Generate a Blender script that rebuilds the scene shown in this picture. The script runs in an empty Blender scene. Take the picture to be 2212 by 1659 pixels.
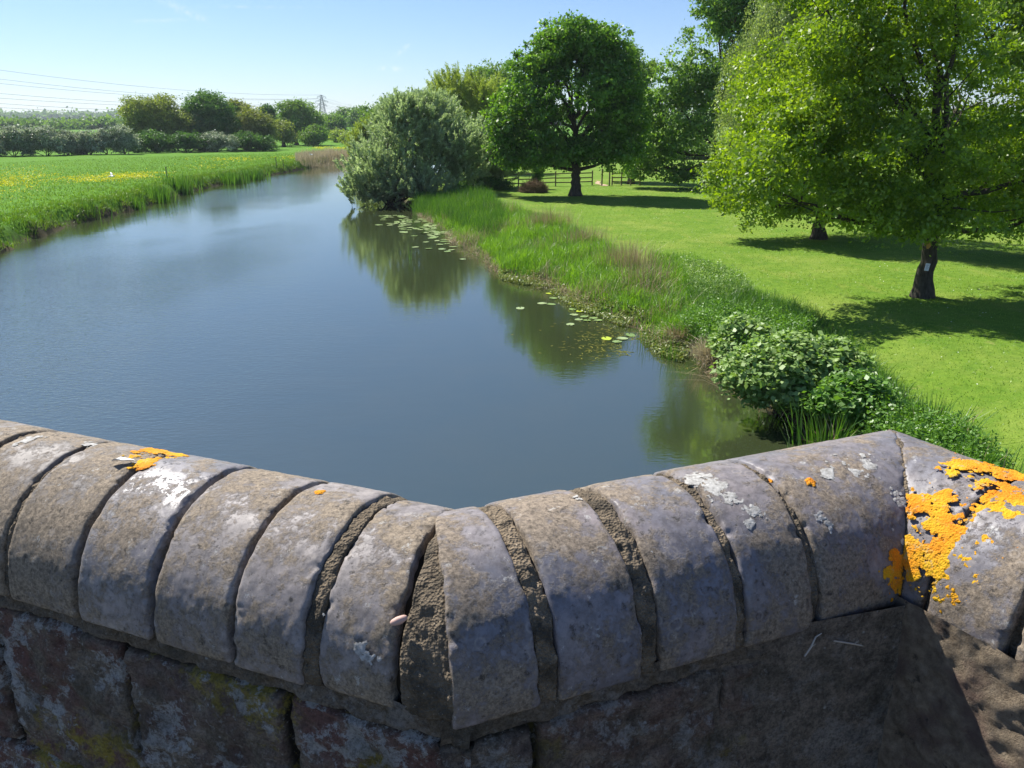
import bpy, math, random
import numpy as np
from mathutils import Vector

# ------------------------------------------------------------------ camera, world, sun, exposure
C = bpy.context.scene
R = math.radians
F = 1671.0; PITCH = R(18.4); CAMZ = 5.8
cp, sp = math.cos(PITCH), math.sin(PITCH)
cam = bpy.data.objects.new('camera', bpy.data.cameras.new('camera')); C.collection.objects.link(cam)
cam.location = (0, 0, CAMZ); cam.rotation_euler = (R(90) - PITCH, 0, 0)
cam.data.sensor_width = 36; cam.data.lens = 36 * F / 2212; cam.data.clip_start = 0.05; cam.data.clip_end = 12000
C.camera = cam
SUN_EL = 49.0; SUN_AZ = -44.0           # azimuth from +Y, negative towards -X
w = bpy.data.worlds.new('World'); C.world = w; w.use_nodes = True
wt = w.node_tree; bg = wt.nodes['Background']
sky = wt.nodes.new('ShaderNodeTexSky'); sky.sky_type = 'NISHITA'; sky.sun_disc = False
sky.sun_elevation = R(SUN_EL); sky.sun_rotation = R(SUN_AZ); sky.air_density = 1.0; sky.dust_density = 0.15; sky.ozone_density = 3.0
bg.inputs[1].default_value = 0.066
sun = bpy.data.objects.new('sun', bpy.data.lights.new('sun', 'SUN')); C.collection.objects.link(sun)
sun.data.energy = 5.0; sun.data.angle = R(0.53); sun.data.color = (1.0, 0.955, 0.88)
sdir = Vector((math.sin(R(SUN_AZ)) * math.cos(R(SUN_EL)), math.cos(R(SUN_AZ)) * math.cos(R(SUN_EL)), math.sin(R(SUN_EL))))
sun.rotation_euler = sdir.to_track_quat('Z', 'Y').to_euler()
C.view_settings.view_transform = 'Standard'; C.view_settings.look = 'None'; C.view_settings.exposure = 0.88; C.view_settings.gamma = 1
C.cycles.max_bounces = 8; C.cycles.transparent_max_bounces = 8; C.cycles.volume_bounces = 0
C.cycles.caustics_reflective = False; C.cycles.caustics_refractive = False
# faint wisps of cirrus in the sky, by direction
def ray(px, py):
    x = (px - 1106) / F; y = (829.5 - py) / F
    return np.array([x, cp + sp * y, cp * y - sp])
def W(nt, t, **k):
    n = nt.nodes.new('ShaderNode' + t)
    for a, b in k.items(): setattr(n, a, b)
    return n
tc = W(wt, 'TexCoord'); acc = None
for (px, py, sx, sy, st, rot) in ((845, 148, .011, .0026, .55, 0), (872, 106, .011, .0022, .42, 38), (400, 24, .022, .0045, .30, -22), (350, 44, .04, .002, .22, 4), (560, 15, .06, .0015, .18, 2)):
    d = Vector(ray(px, py)).normalized(); rt = Vector((d.y, -d.x, 0)).normalized(); up = rt.cross(d)
    a = R(rot); r2 = rt * math.cos(a) + up * math.sin(a); u2 = up * math.cos(a) - rt * math.sin(a)
    terms = []
    for v, s in ((r2, sx), (u2, sy)):
        dt = W(wt, 'VectorMath', operation='DOT_PRODUCT'); wt.links.new(tc.outputs['Generated'], dt.inputs[0]); dt.inputs[1].default_value = v / s
        m = W(wt, 'Math', operation='POWER'); ab = W(wt, 'Math', operation='ABSOLUTE'); wt.links.new(dt.outputs['Value'], ab.inputs[0])
        wt.links.new(ab.outputs[0], m.inputs[0]); m.inputs[1].default_value = 2; terms.append(m)
    ad = W(wt, 'Math', operation='ADD'); wt.links.new(terms[0].outputs[0], ad.inputs[0]); wt.links.new(terms[1].outputs[0], ad.inputs[1])
    fr = W(wt, 'VectorMath', operation='DOT_PRODUCT'); wt.links.new(tc.outputs['Generated'], fr.inputs[0]); fr.inputs[1].default_value = d
    gt = W(wt, 'Math', operation='GREATER_THAN'); wt.links.new(fr.outputs['Value'], gt.inputs[0]); gt.inputs[1].default_value = .5
    ng = W(wt, 'Math', operation='MULTIPLY'); wt.links.new(ad.outputs[0], ng.inputs[0]); ng.inputs[1].default_value = -1
    ex = W(wt, 'Math', operation='EXPONENT'); wt.links.new(ng.outputs[0], ex.inputs[0])
    ml = W(wt, 'Math', operation='MULTIPLY'); wt.links.new(ex.outputs[0], ml.inputs[0]); wt.links.new(gt.outputs[0], ml.inputs[1])
    m2 = W(wt, 'Math', operation='MULTIPLY'); wt.links.new(ml.outputs[0], m2.inputs[0]); m2.inputs[1].default_value = st
    if acc is None: acc = m2
    else:
        s_ = W(wt, 'Math', operation='ADD'); wt.links.new(acc.outputs[0], s_.inputs[0]); wt.links.new(m2.outputs[0], s_.inputs[1]); acc = s_
cn = W(wt, 'TexNoise'); cn.inputs['Scale'].default_value = 130; cn.inputs['Detail'].default_value = 5; wt.links.new(tc.outputs['Generated'], cn.inputs['Vector'])
cr = W(wt, 'MapRange'); wt.links.new(cn.outputs['Fac'], cr.inputs[0]); cr.inputs[1].default_value = .38; cr.inputs[2].default_value = .68
cm = W(wt, 'Math', operation='MULTIPLY'); wt.links.new(acc.outputs[0], cm.inputs[0]); wt.links.new(cr.outputs[0], cm.inputs[1])
SKYCOL = W(wt, 'Mix', data_type='RGBA'); wt.links.new(cm.outputs[0], SKYCOL.inputs[0]); GR = W(wt, 'Mix', data_type='RGBA'); GR.blend_type = 'MULTIPLY'; GR.inputs[0].default_value = 1; wt.links.new(sky.outputs[0], GR.inputs[6]); GR.inputs[7].default_value = (.82, .91, 1.10, 1); wt.links.new(GR.outputs[2], SKYCOL.inputs[6]); SKYCOL.inputs[7].default_value = (9, 9.3, 9.8, 1)
wt.links.new(SKYCOL.outputs[2], bg.inputs[0])

# ------------------------------------------------------------------ helpers
rng = np.random.default_rng(7)
def G(px, py, z=0.0):
    d = ray(px, py); t = (CAMZ - z) / -d[2]
    return np.array([d[0] * t, d[1] * t, z])
def V(px, py, D):                        # the point seen at a pixel, D metres ahead
    d = ray(px, py); t = D / d[1]
    return np.array([d[0] * t, D, CAMZ + d[2] * t])
def hsh(ix, iy, iz):
    n = (ix * 374761393 + iy * 668265263 + iz * 2147483647) & 0xffffffff
    n = ((n ^ (n >> 13)) * 1274126177) & 0xffffffff
    n = ((n ^ (n >> 16)) * 2246822519) & 0xffffffff
    return ((n ^ (n >> 15)) & 0xffffff) / float(0xffffff)
def vnoise(p):
    p = np.asarray(p, float) + 1000.0
    i = np.floor(p).astype(np.int64); f = p - i; f = f * f * (3 - 2 * f); r = 0
    for dx in (0, 1):
        for dy in (0, 1):
            for dz in (0, 1):
                wgt = (f[..., 0] if dx else 1 - f[..., 0]) * (f[..., 1] if dy else 1 - f[..., 1]) * (f[..., 2] if dz else 1 - f[..., 2])
                r = r + wgt * hsh(i[..., 0] + dx, i[..., 1] + dy, i[..., 2] + dz)
    return r
def fbm(p, s=1.0, o=4):
    p = np.asarray(p, float) * s; r = 0; a = .5; t = 0
    for k in range(o):
        r = r + a * vnoise(p + 17.3 * k); t += a; p = p * 2.03; a *= .5
    return r / t
def sstep(a, b, x):
    t = np.clip((x - a) / (b - a), 0, 1); return t * t * (3 - 2 * t)
def unit(v): return v / (np.linalg.norm(v, axis=-1, keepdims=True) + 1e-9)

def mesh(name, v, f, mat=None, parent=None, smooth=False, attrs=None, uni=None):
    """one mesh object; f = (n,k) array of equal faces, or a list of such arrays"""
    m = bpy.data.meshes.new(name); v = np.asarray(v, np.float32)
    fs = [np.asarray(a, np.int32) for a in (f if isinstance(f, list) and np.asarray(f[0]).ndim != 1 else [f]) if len(a)]
    m.vertices.add(len(v)); m.vertices.foreach_set('co', v.ravel())
    idx = np.concatenate([a.ravel() for a in fs]); cnt = np.concatenate([np.full(len(a), a.shape[1]) for a in fs])
    m.loops.add(len(idx)); m.loops.foreach_set('vertex_index', idx)
    m.polygons.add(len(cnt)); m.polygons.foreach_set('loop_start', np.concatenate([[0], np.cumsum(cnt)[:-1]]).astype(np.int32))
    m.polygons.foreach_set('use_smooth', np.full(len(cnt), smooth))
    for an, (dom, av) in (attrs or {}).items():
        at = m.attributes.new(an, 'FLOAT', dom); at.data.foreach_set('value', np.asarray(av, np.float32))
    m.update(calc_edges=True); m.validate()
    if mat: m.materials.append(mat)
    o = bpy.data.objects.new(name, m); C.collection.objects.link(o)
    if parent: o.parent = parent
    return o
def tag(o, label, cat, group=None):
    o['label'] = label; o['category'] = cat
    if group: o['group'] = group
    return o
def thing(name, label, cat, loc, group=None):
    o = bpy.data.objects.new(name, None); C.collection.objects.link(o); o.location = [float(a) for a in loc]; o.empty_display_size = .2
    return tag(o, label, cat, group)
def kind(o, k, label=None):
    o['kind'] = k
    if label: o['label'] = label
    return o
def copy_thing(o, loc, rz=0, sc=1.0, label=None, group=None):
    c = o.copy(); C.collection.objects.link(c); c.location = [float(a) for a in loc]; c.rotation_euler = (0, 0, rz); c.scale = (sc,) * 3 if not hasattr(sc, '__len__') else sc
    if label: c['label'] = label
    if group: c['group'] = group
    for ch in list(o.children):
        d = ch.copy(); C.collection.objects.link(d); d.parent = c
    return c

class Mat:
    def __init__(s, name):
        s.m = bpy.data.materials.new(name); s.m.use_nodes = True; s.t = s.m.node_tree; s.t.nodes.clear()
        s.out = s.t.nodes.new('ShaderNodeOutputMaterial'); s.geo = None
    def n(s, t, **k): return W(s.t, t, **k)
    def l(s, a, b): s.t.links.new(a, b)
    def setv(s, sock, v):
        if hasattr(v, 'is_linked') or hasattr(v, 'links'): s.l(v, sock)
        elif isinstance(v, tuple) and len(v) == 3 and sock.type == 'RGBA': sock.default_value = (*v, 1)
        else: sock.default_value = v
    def pos(s, sc=(1, 1, 1)):
        if s.geo is None: s.geo = s.n('TexCoord')
        mp = s.n('Mapping'); s.l(s.geo.outputs['Object'], mp.inputs[0]); mp.inputs['Scale'].default_value = sc; return mp.outputs[0]
    def noise(s, scale, detail=4, rough=.55, sc=(1, 1, 1), dist=0):
        n = s.n('TexNoise'); s.l(s.pos(sc), n.inputs['Vector']); n.inputs['Scale'].default_value = scale; n.inputs['Detail'].default_value = detail
        n.inputs['Roughness'].default_value = rough; n.inputs['Distortion'].default_value = dist; return n.outputs['Fac']
    def voro(s, scale, feat='F1', rnd=1, sc=(1, 1, 1)):
        n = s.n('TexVoronoi'); n.feature = feat; s.l(s.pos(sc), n.inputs['Vector']); n.inputs['Scale'].default_value = scale; n.inputs['Randomness'].default_value = rnd; return n
    def rng(s, v, a, b, c=0, d=1):
        n = s.n('MapRange'); s.setv(n.inputs[0], v)
        for i, x in enumerate((a, b, c, d)): n.inputs[i + 1].default_value = x
        return n.outputs[0]
    def mul(s, a, b, op='MULTIPLY'):
        n = s.n('Math', operation=op); s.setv(n.inputs[0], a); s.setv(n.inputs[1], b); return n.outputs[0]
    def mix(s, f, a, b, blend='MIX'):
        n = s.n('Mix', data_type='RGBA'); n.blend_type = blend; s.setv(n.inputs[0], f); s.setv(n.inputs[6], a); s.setv(n.inputs[7], b); return n.outputs[2]
    def attr(s, name): n = s.n('Attribute'); n.attribute_name = name; return n.outputs['Fac']
    def bump(s, h, strength=.5, dist=.01, nrm=None):
        n = s.n('Bump'); s.setv(n.inputs['Height'], h); n.inputs['Strength'].default_value = strength; n.inputs['Distance'].default_value = dist
        if nrm: s.l(nrm, n.inputs['Normal'])
        return n.outputs[0]
    def principled(s, col, rough=.6, bump=None, spec=.5, **k):
        p = s.n('BsdfPrincipled'); s.setv(p.inputs['Base Color'], col); s.setv(p.inputs['Roughness'], rough); p.inputs['Specular IOR Level'].default_value = spec
        if bump: s.l(bump, p.inputs['Normal'])
        for a, b in k.items(): s.setv(p.inputs[a], b)
        s.l(p.outputs[0], s.out.inputs[0]); return s.m

def leaf_mat(name, c1, c2, trans=.45, tcol=None, gloss=.04):
    M = Mat(name); a = M.attr('rnd'); col = M.mix(a, c1, c2)
    d = M.n('BsdfDiffuse'); M.l(col, d.inputs[0])
    t = M.n('BsdfTranslucent'); tc_ = M.mix(1.0, col, tcol or (1.25, 1.25, .45), 'MULTIPLY'); M.l(tc_, t.inputs[0])
    mx = M.n('MixShader'); mx.inputs[0].default_value = trans; M.l(d.outputs[0], mx.inputs[1]); M.l(t.outputs[0], mx.inputs[2])
    g = M.n('BsdfGlossy'); g.inputs['Roughness'].default_value = .45; m2 = M.n('MixShader'); m2.inputs[0].default_value = gloss
    M.l(mx.outputs[0], m2.inputs[1]); M.l(g.outputs[0], m2.inputs[2]); M.l(m2.outputs[0], M.out.inputs[0]); return M.m

# ------------------------------------------------------------------ materials
def bark_mat(name, c1, c2):
    M = Mat(name); n = M.noise(14, 6, .6, (1, 1, .25)); return M.principled(M.mix(M.rng(n, .3, .7), c1, c2), .9, M.bump(n, .8, .04), .2)
BARK = bark_mat('bark', (.035, .028, .02), (.10, .085, .065))
BARK_GREY = bark_mat('bark_grey', (.07, .065, .05), (.17, .155, .12))
WOOD = bark_mat('weathered_wood', (.12, .095, .07), (.30, .25, .19))
L_OAK = leaf_mat('leaf_oak', (.10, .20, .014), (.33, .47, .035), .52, (1.35, 1.3, .3))
L_OAKD = leaf_mat('leaf_oak_deep', (.08, .16, .02), (.26, .38, .04), .48)
L_MAPLE = leaf_mat('leaf_maple', (.07, .18, .022), (.22, .40, .045), .48)
L_TALL = leaf_mat('leaf_tall', (.09, .20, .04), (.25, .41, .08), .48)
L_BIRCH = leaf_mat('leaf_birch', (.19, .28, .10), (.38, .47, .22), .5)
L_WILLOW = leaf_mat('leaf_silver_willow', (.24, .33, .17), (.62, .70, .46), .48, (1.0, 1.1, .6), .05)
L_GOLD = leaf_mat('leaf_gold_willow', (.20, .30, .06), (.40, .48, .12), .45)
L_FAROLIVE = leaf_mat('leaf_far_olive', (.14, .20, .045), (.32, .38, .09), .4)
L_FARBROWN = leaf_mat('leaf_far_bronze', (.14, .18, .045), (.29, .33, .085), .4)
L_FARGREEN = leaf_mat('leaf_far_green', (.09, .19, .04), (.24, .38, .08), .4)
L_FARDARK = leaf_mat('leaf_far_dark', (.05, .13, .03), (.15, .30, .055), .38)
L_MAY = leaf_mat('leaf_may_blossom', (.07, .15, .04), (.80, .82, .66), .32, (1, 1, .8))
L_BRAMBLE = leaf_mat('leaf_bramble', (.14, .27, .055), (.38, .50, .19), .36, (1.1, 1.2, .4), .03)
L_NETTLE = leaf_mat('leaf_nettle', (.07, .18, .02), (.20, .38, .06), .42)
G_REED = leaf_mat('blade_reed', (.07, .19, .015), (.26, .46, .05), .45)
G_SEDGE = leaf_mat('blade_sedge', (.04, .12, .015), (.12, .26, .035), .4)
G_LAWN = leaf_mat('blade_lawn', (.12, .24, .02), (.27, .40, .06), .4)
G_MEADOW = leaf_mat('blade_meadow', (.065, .165, .006), (.19, .30, .018), .4)
G_DRY = leaf_mat('blade_dry', (.26, .19, .11), (.50, .40, .26), .25, (1, 1, .8))
G_DRYREED = leaf_mat('blade_dry_reed', (.36, .30, .19), (.62, .54, .38), .25, (1, 1, .8))
FLOWER = leaf_mat('petal_yellow', (.85, .68, .01), (.9, .80, .03), .3, (1, 1, .5))

# ------------------------------------------------------------------ river outline and ground
left_px = [(0, 548), (70, 517), (140, 490), (205, 474), (300, 452), (345, 436), (400, 418), (460, 402), (560, 384), (640, 368), (700, 358), (757, 352)]
LB = [G(*p)[:2] for p in left_px]
right_px = [(905, 462), (935, 478), (975, 500), (985, 522), (1030, 545), (1065, 562), (1078, 590), (1130, 603), (1200, 617), (1255, 648), (1320, 676), (1395, 706), (1440, 748), (1520, 776), (1570, 820), (1610, 862), (1700, 898), (1775, 938)]
RB = [G(*p)[:2] for p in right_px]   # waterline
far_right = [np.array(a, float) for a in ((-9.2, 66), (-10.5, 76), (-12, 90), (-8, 112), (15, 135), (70, 160), (200, 190))]
far_left = [np.array(a, float) for a in ((200, 230), (70, 188), (10, 162), (-14, 148))]
poly = [np.array((-36., -30.)), np.array((-31., 10.)), np.array((-28., 28.))] + LB + far_left[::-1] + far_right[::-1] + RB + [np.array((6.2, 12.)), np.array((6.8, 8.)), np.array((7.2, -30.))]
poly = np.array(poly)
def sdist(x, y):                         # >0 on land, distance to the waterline
    x = np.asarray(x, float); y = np.asarray(y, float); d = np.full(x.shape, 1e9); ins = np.zeros(x.shape, bool)
    for i in range(len(poly)):
        a = poly[i]; b = poly[(i + 1) % len(poly)]; e = b - a
        t = np.clip(((x - a[0]) * e[0] + (y - a[1]) * e[1]) / (e @ e), 0, 1)
        d = np.minimum(d, (x - a[0] - t * e[0]) ** 2 + (y - a[1] - t * e[1]) ** 2)
        c = ((a[1] > y) != (b[1] > y)) & (x < (b[0] - a[0]) * (y - a[1]) / (b[1] - a[1] + 1e-12) + a[0]); ins ^= c
    return np.sqrt(d) * np.where(ins, -1, 1)
def side_left(x, y):                     # 1 on the meadow side
    xl = np.interp(y, [-30, 28, 38, 55, 80, 100, 135, 160, 5000], [-20, -18, -14, -12, -14, -17, -20, 30, 400]); return sstep(2, -2, x - xl)
def gheight(x, y):
    s = sdist(x, y); L = side_left(x, y); p = np.stack([x, y, 0 * x], -1)
    wob = (fbm(p, .9, 3) - .5)
    sl = s + wob * 1.1 * (0.4 + 0.6 * L)
    hl = .95 * sstep(-.25, 1.0, sl) + .12 * wob * sstep(0, 1.5, sl)
    hr = .22 * sstep(-.3, .3, sl) + .62 * sstep(.5, 5.5, sl)
    h = np.where(L > .5, hl, hr) - .7 * sstep(.3, -1.5, sl)
    h = h + .10 * (fbm(p, .12, 3) - .5) * sstep(2, 8, s)
    tuss = np.where((s > .2) & (s < 6) & (L > .5), 1, .12) * sstep(0, 1, s)
    h = h + tuss * .22 * (fbm(p, 1.7, 3) - .5)
    far = np.clip(y - 260, 0, 760) * .0135 + np.clip(y - 1020, 0, 2500) * .011
    return h + far
ra = 2.5 * (1.0135 ** np.arange(552)); an = np.radians(np.concatenate([np.linspace(-85, -38, 90, endpoint=False), np.linspace(-38, 38, 620, endpoint=False), np.linspace(38, 85, 91)]))
RR, AA = np.meshgrid(ra, an, indexing='ij'); gx = (RR * np.sin(AA)).ravel(); gy = (RR * np.cos(AA) - 2).ravel()
gz = gheight(gx, gy); gs = sdist(gx, gy); gl = side_left(gx, gy)
nr, na = RR.shape; ii = (np.arange(nr - 1)[:, None] * na + np.arange(na - 1)[None, :]).ravel()
gf = np.stack([ii, ii + 1, ii + na + 1, ii + na], 1)
M = Mat('ground_grass'); S = M.attr('shore'); Lf = M.attr('meadow')
n1 = M.noise(.35, 5, .6); n2 = M.noise(3.5, 5, .65); n3 = M.noise(30, 4, .7); n4 = M.noise(1.1, 3, .6, (1, .35, 1))
lawn = M.mix(M.rng(n2, .3, .7), (.095, .19, .018), (.185, .285, .035)); lawn = M.mix(M.rng(n1, .45, .75), lawn, (.25, .31, .06)); lawn = M.mix(M.mul(M.rng(n4, .58, .78), .6), lawn, (.30, .30, .07))
lawn = M.mix(M.rng(n3, .35, .75, 0, .6), lawn, (.075, .155, .010)); lawn = M.mix(M.mul(M.rng(M.noise(.9, 8, .75), .50, .64), .55), lawn, (.075, .17, .015)); lawn = M.mix(M.mul(M.rng(M.noise(1.7, 8, .8), .60, .70), .7), lawn, (.30, .25, .11))
mead = M.mix(M.rng(n2, .3, .7), (.055, .15, .008), (.12, .26, .015)); mead = M.mix(M.rng(n1, .5, .7), mead, (.085, .19, .02))
col = M.mix(Lf, lawn, mead)
soil = M.mix(n3, (.045, .045, .02), (.11, .09, .045))
col = M.mix(M.rng(M.mul(S, M.mul(M.rng(n2, .3, .7), .5), 'ADD'), .35, .75), soil, col)
bmp = M.bump(M.mul(n3, M.mul(n2, 1.5), 'ADD'), .6, .06)
GROUND = M.principled(col, .95, bmp, .1)
ground = mesh('ground', np.stack([gx, gy, gz], 1), gf, GROUND, smooth=True, attrs={'shore': ('POINT', gs), 'meadow': ('POINT', gl)})
kind(ground, 'structure', 'mown lawn and grass meadow on both sides of the river')

# water
M = Mat('river_water')
calm = M.attr('open_water'); n1 = M.mul(M.noise(1.1, 3, .55, (1, 2.4, 1)), calm); n2 = M.noise(4.6, 3, .6, (1, 2.2, 1)); patch = M.rng(M.noise(.055, 3, .5, (1, .5, 1)), .40, .60, .15, 2.0)
b1 = M.bump(n1, .10, .05); hh = M.mul(n2, M.mul(patch, calm))
b2 = M.bump(hh, .30, .03, b1)
mud = M.mix(M.noise(.5, 4, .6), (.028, .042, .020), (.042, .050, .018))
WATER = M.principled(mud, .035, b2, .5, IOR=2.9)
wx, wy = np.meshgrid(np.linspace(-60, 260, 330), np.linspace(-30, 260, 300), indexing='ij'); wi = (np.arange(329)[:, None] * 300 + np.arange(299)[None]).ravel()
wd_ = -sdist(wx.ravel(), wy.ravel()); cx_ = np.interp(wy.ravel(), [0, 20, 40, 60, 80, 120], [2, 0, -9, -14, -20, -30]); op = .20 + .80 * np.clip(sstep(3.5, -3.5, wx.ravel() - cx_ + 3) , 0, 1)
river = mesh('river', np.stack([wx.ravel(), wy.ravel(), 0 * wx.ravel()], 1), np.stack([wi, wi + 300, wi + 301, wi + 1], 1), WATER, attrs={'open_water': ('POINT', op)})
kind(river, 'structure', 'calm blue river reflecting sky and trees')

# haze
M = Mat('haze_air'); v = M.n('VolumePrincipled'); v.inputs['Density'].default_value = .00014; v.inputs['Color'].default_value = (.80, .88, 1, 1); v.inputs['Anisotropy'].default_value = .2
M.l(v.outputs[0], M.out.inputs['Volume'])
hv = np.array([(x, y, z) for z in (-6, 75) for y in (-60, 6200) for x in (-6000, 6000)])
hz = mesh('haze', hv, [[0, 2, 3, 1], [4, 5, 7, 6], [0, 1, 5, 4], [2, 6, 7, 3], [0, 4, 6, 2], [1, 3, 7, 5]], M.m); kind(hz, 'stuff', 'pale blue haze over the far countryside')

# ------------------------------------------------------------------ vegetation builders
class Geo:
    def __init__(s): s.v = []; s.f = {}; s.n = 0
    def add(s, v, f):
        f = np.asarray(f); s.v.append(np.asarray(v, float)); s.f.setdefault(f.shape[1], []).append(f + s.n); s.n += len(v)
    def obj(s, name, mat, parent=None, smooth=True, off=(0, 0, 0)):
        return mesh(name, np.concatenate(s.v) - np.asarray(off), [np.concatenate(a) for a in s.f.values()], mat, parent, smooth)
    def tube(s, pts, rad, sides=7, cap=True):
        pts = np.asarray(pts, float); rad = np.asarray(rad, float) * np.ones(len(pts)); k = len(pts)
        tg = np.gradient(pts, axis=0); tg = unit(tg); ref = np.array([0, 0, 1.]) if abs(tg[:, 2]).mean() < .8 else np.array([1., 0, 0])
        a = unit(np.cross(tg, ref)); b = np.cross(tg, a); th = np.arange(sides) * 2 * math.pi / sides
        v = pts[:, None] + rad[:, None, None] * (a[:, None] * np.cos(th)[None, :, None] + b[:, None] * np.sin(th)[None, :, None])
        i = np.arange(k - 1)[:, None] * sides; j = np.arange(sides)[None]; j2 = (j + 1) % sides
        s.add(v.reshape(-1, 3), np.stack([i + j, i + j2, i + sides + j2, i + sides + j], -1).reshape(-1, 4))
    def box(s, p0, p1, w, h, up=(0, 0, 1)):       # a bar from p0 to p1
        p0 = np.asarray(p0, float); p1 = np.asarray(p1, float); d = unit(p1 - p0); u = np.asarray(up, float)
        a = unit(np.cross(d, u)); b = np.cross(a, d)
        v = [p + a * sx * w / 2 + b * sz * h / 2 for p in (p0, p1) for sx, sz in ((-1, -1), (1, -1), (1, 1), (-1, 1))]
        s.add(v, [[0, 1, 2, 3], [7, 6, 5, 4], [0, 4, 5, 1], [1, 5, 6, 2], [2, 6, 7, 3], [3, 7, 4, 0]])

def leaves(name, c, a, b, l, wd, rnd, mat, parent=None, off=(0, 0, 0)):
    c = c - np.asarray(off); l = np.broadcast_to(np.asarray(l, float), (len(c),))[:, None] / 2; wd = np.broadcast_to(np.asarray(wd, float), (len(c),))[:, None] / 2
    v = np.stack([c - a * l, c + b * wd + a * l * .15, c + a * l, c - b * wd + a * l * .15], 1).reshape(-1, 3)
    f = np.arange(len(c) * 4).reshape(-1, 4)
    return mesh(name, v, f, mat, parent, False, {'rnd': ('FACE', np.clip(rnd, 0, 1))})

def blades(name, p, h, wd, mat, lean=.25, seg=3, parent=None, off=(0, 0, 0), rnd=None, bend=.5, dirn=None):
    n = len(p); p = np.asarray(p, float) - np.asarray(off); h = np.broadcast_to(np.asarray(h, float), (n,)); az = rng.uniform(0, 2 * math.pi, n) if dirn is None else dirn
    d = np.stack([np.cos(az), np.sin(az), np.zeros(n)], 1); sd = np.stack([-np.sin(az), np.cos(az), np.zeros(n)], 1)
    turn = rng.uniform(-1.2, 1.2, n)[:, None]; sd = sd * np.cos(turn) + d * np.sin(turn)
    ln = (np.abs(rng.normal(0, lean, n)) + .03)[:, None]; w_ = np.broadcast_to(np.asarray(wd, float), (n,))[:, None]
    vs = []
    for k in range(seg + 1):
        t = k / seg; q = p + d * (ln * h[:, None] * (t * (1 - bend) + bend * t * t * 1.6)); q = q + np.array([0, 0, 1]) * (h[:, None] * (t - .35 * ln * t * t))
        ww = w_ * (1 - t) ** .6 * .5
        vs += [q - sd * ww] if k == seg else [q - sd * ww, q + sd * ww]
    nv = len(vs); v = np.stack(vs, 1).reshape(-1, 3); base = (np.arange(n) * nv)[:, None]
    q = np.concatenate([base + np.array([[2 * k, 2 * k + 1, 2 * k + 3, 2 * k + 2]]) for k in range(seg - 1)], 0) if seg > 1 else np.zeros((0, 4), int)
    t3 = base + np.array([[2 * seg - 2, 2 * seg - 1, 2 * seg]])
    if rnd is None: rnd = rng.random(n)
    return mesh(name, v, [q, t3], mat, parent, False, {'rnd': ('FACE', np.concatenate([np.tile(rnd, seg - 1), rnd]) if seg > 1 else rnd)})

def crown_pts(lobes, ncl, gap, seed, shell=.3, bough=1.2):
    """clump centres over a set of ellipsoid lobes"""
    r = np.random.default_rng(seed); area = np.array([(l[3] * l[4] + l[4] * l[5] + l[3] * l[5]) for l in lobes]); cnt = (ncl * area / area.sum()).astype(int) + 1
    out = []; dirs = []; bl = []
    for l in lobes:
        e = np.array(l[3:6]); m_ = e.mean(); nb = int(np.clip(9 * (m_ / bough) ** 1.6, 4, 26)); d = unit(r.normal(size=(nb, 3))); d[:, 2] = d[:, 2] * .8 + .12; d = unit(d)
        for dd in d:
            rb = min(m_ * .62, bough * r.uniform(.65, 1.35)); bl.append((*(np.array(l[:3]) + dd * np.maximum(e - rb * .75, e * .3)), rb * 1.15, rb * 1.15, rb * .85))
    lobes = bl; area = np.array([l[3] ** 2 for l in lobes]); cnt = (ncl * area / area.sum()).astype(int) + 1
    for l, k in zip(lobes, cnt):
        k = int(k * 1.9); d = unit(r.normal(size=(k, 3))); rad = r.random(k) ** shell
        c = np.array(l[:3]); e = np.array(l[3:6])
        nn = fbm(d * 1.6 + seed * 3.1 + c * .37, 1.0, 3); rad = rad * (.74 + .52 * nn)
        p = c + d * e * rad[:, None]; kk = fbm(p / e.mean() * 2.6 + seed, 1.0, 2) > gap
        out.append(p[kk]); dirs.append(d[kk])
    return np.concatenate(out), np.concatenate(dirs)

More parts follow.
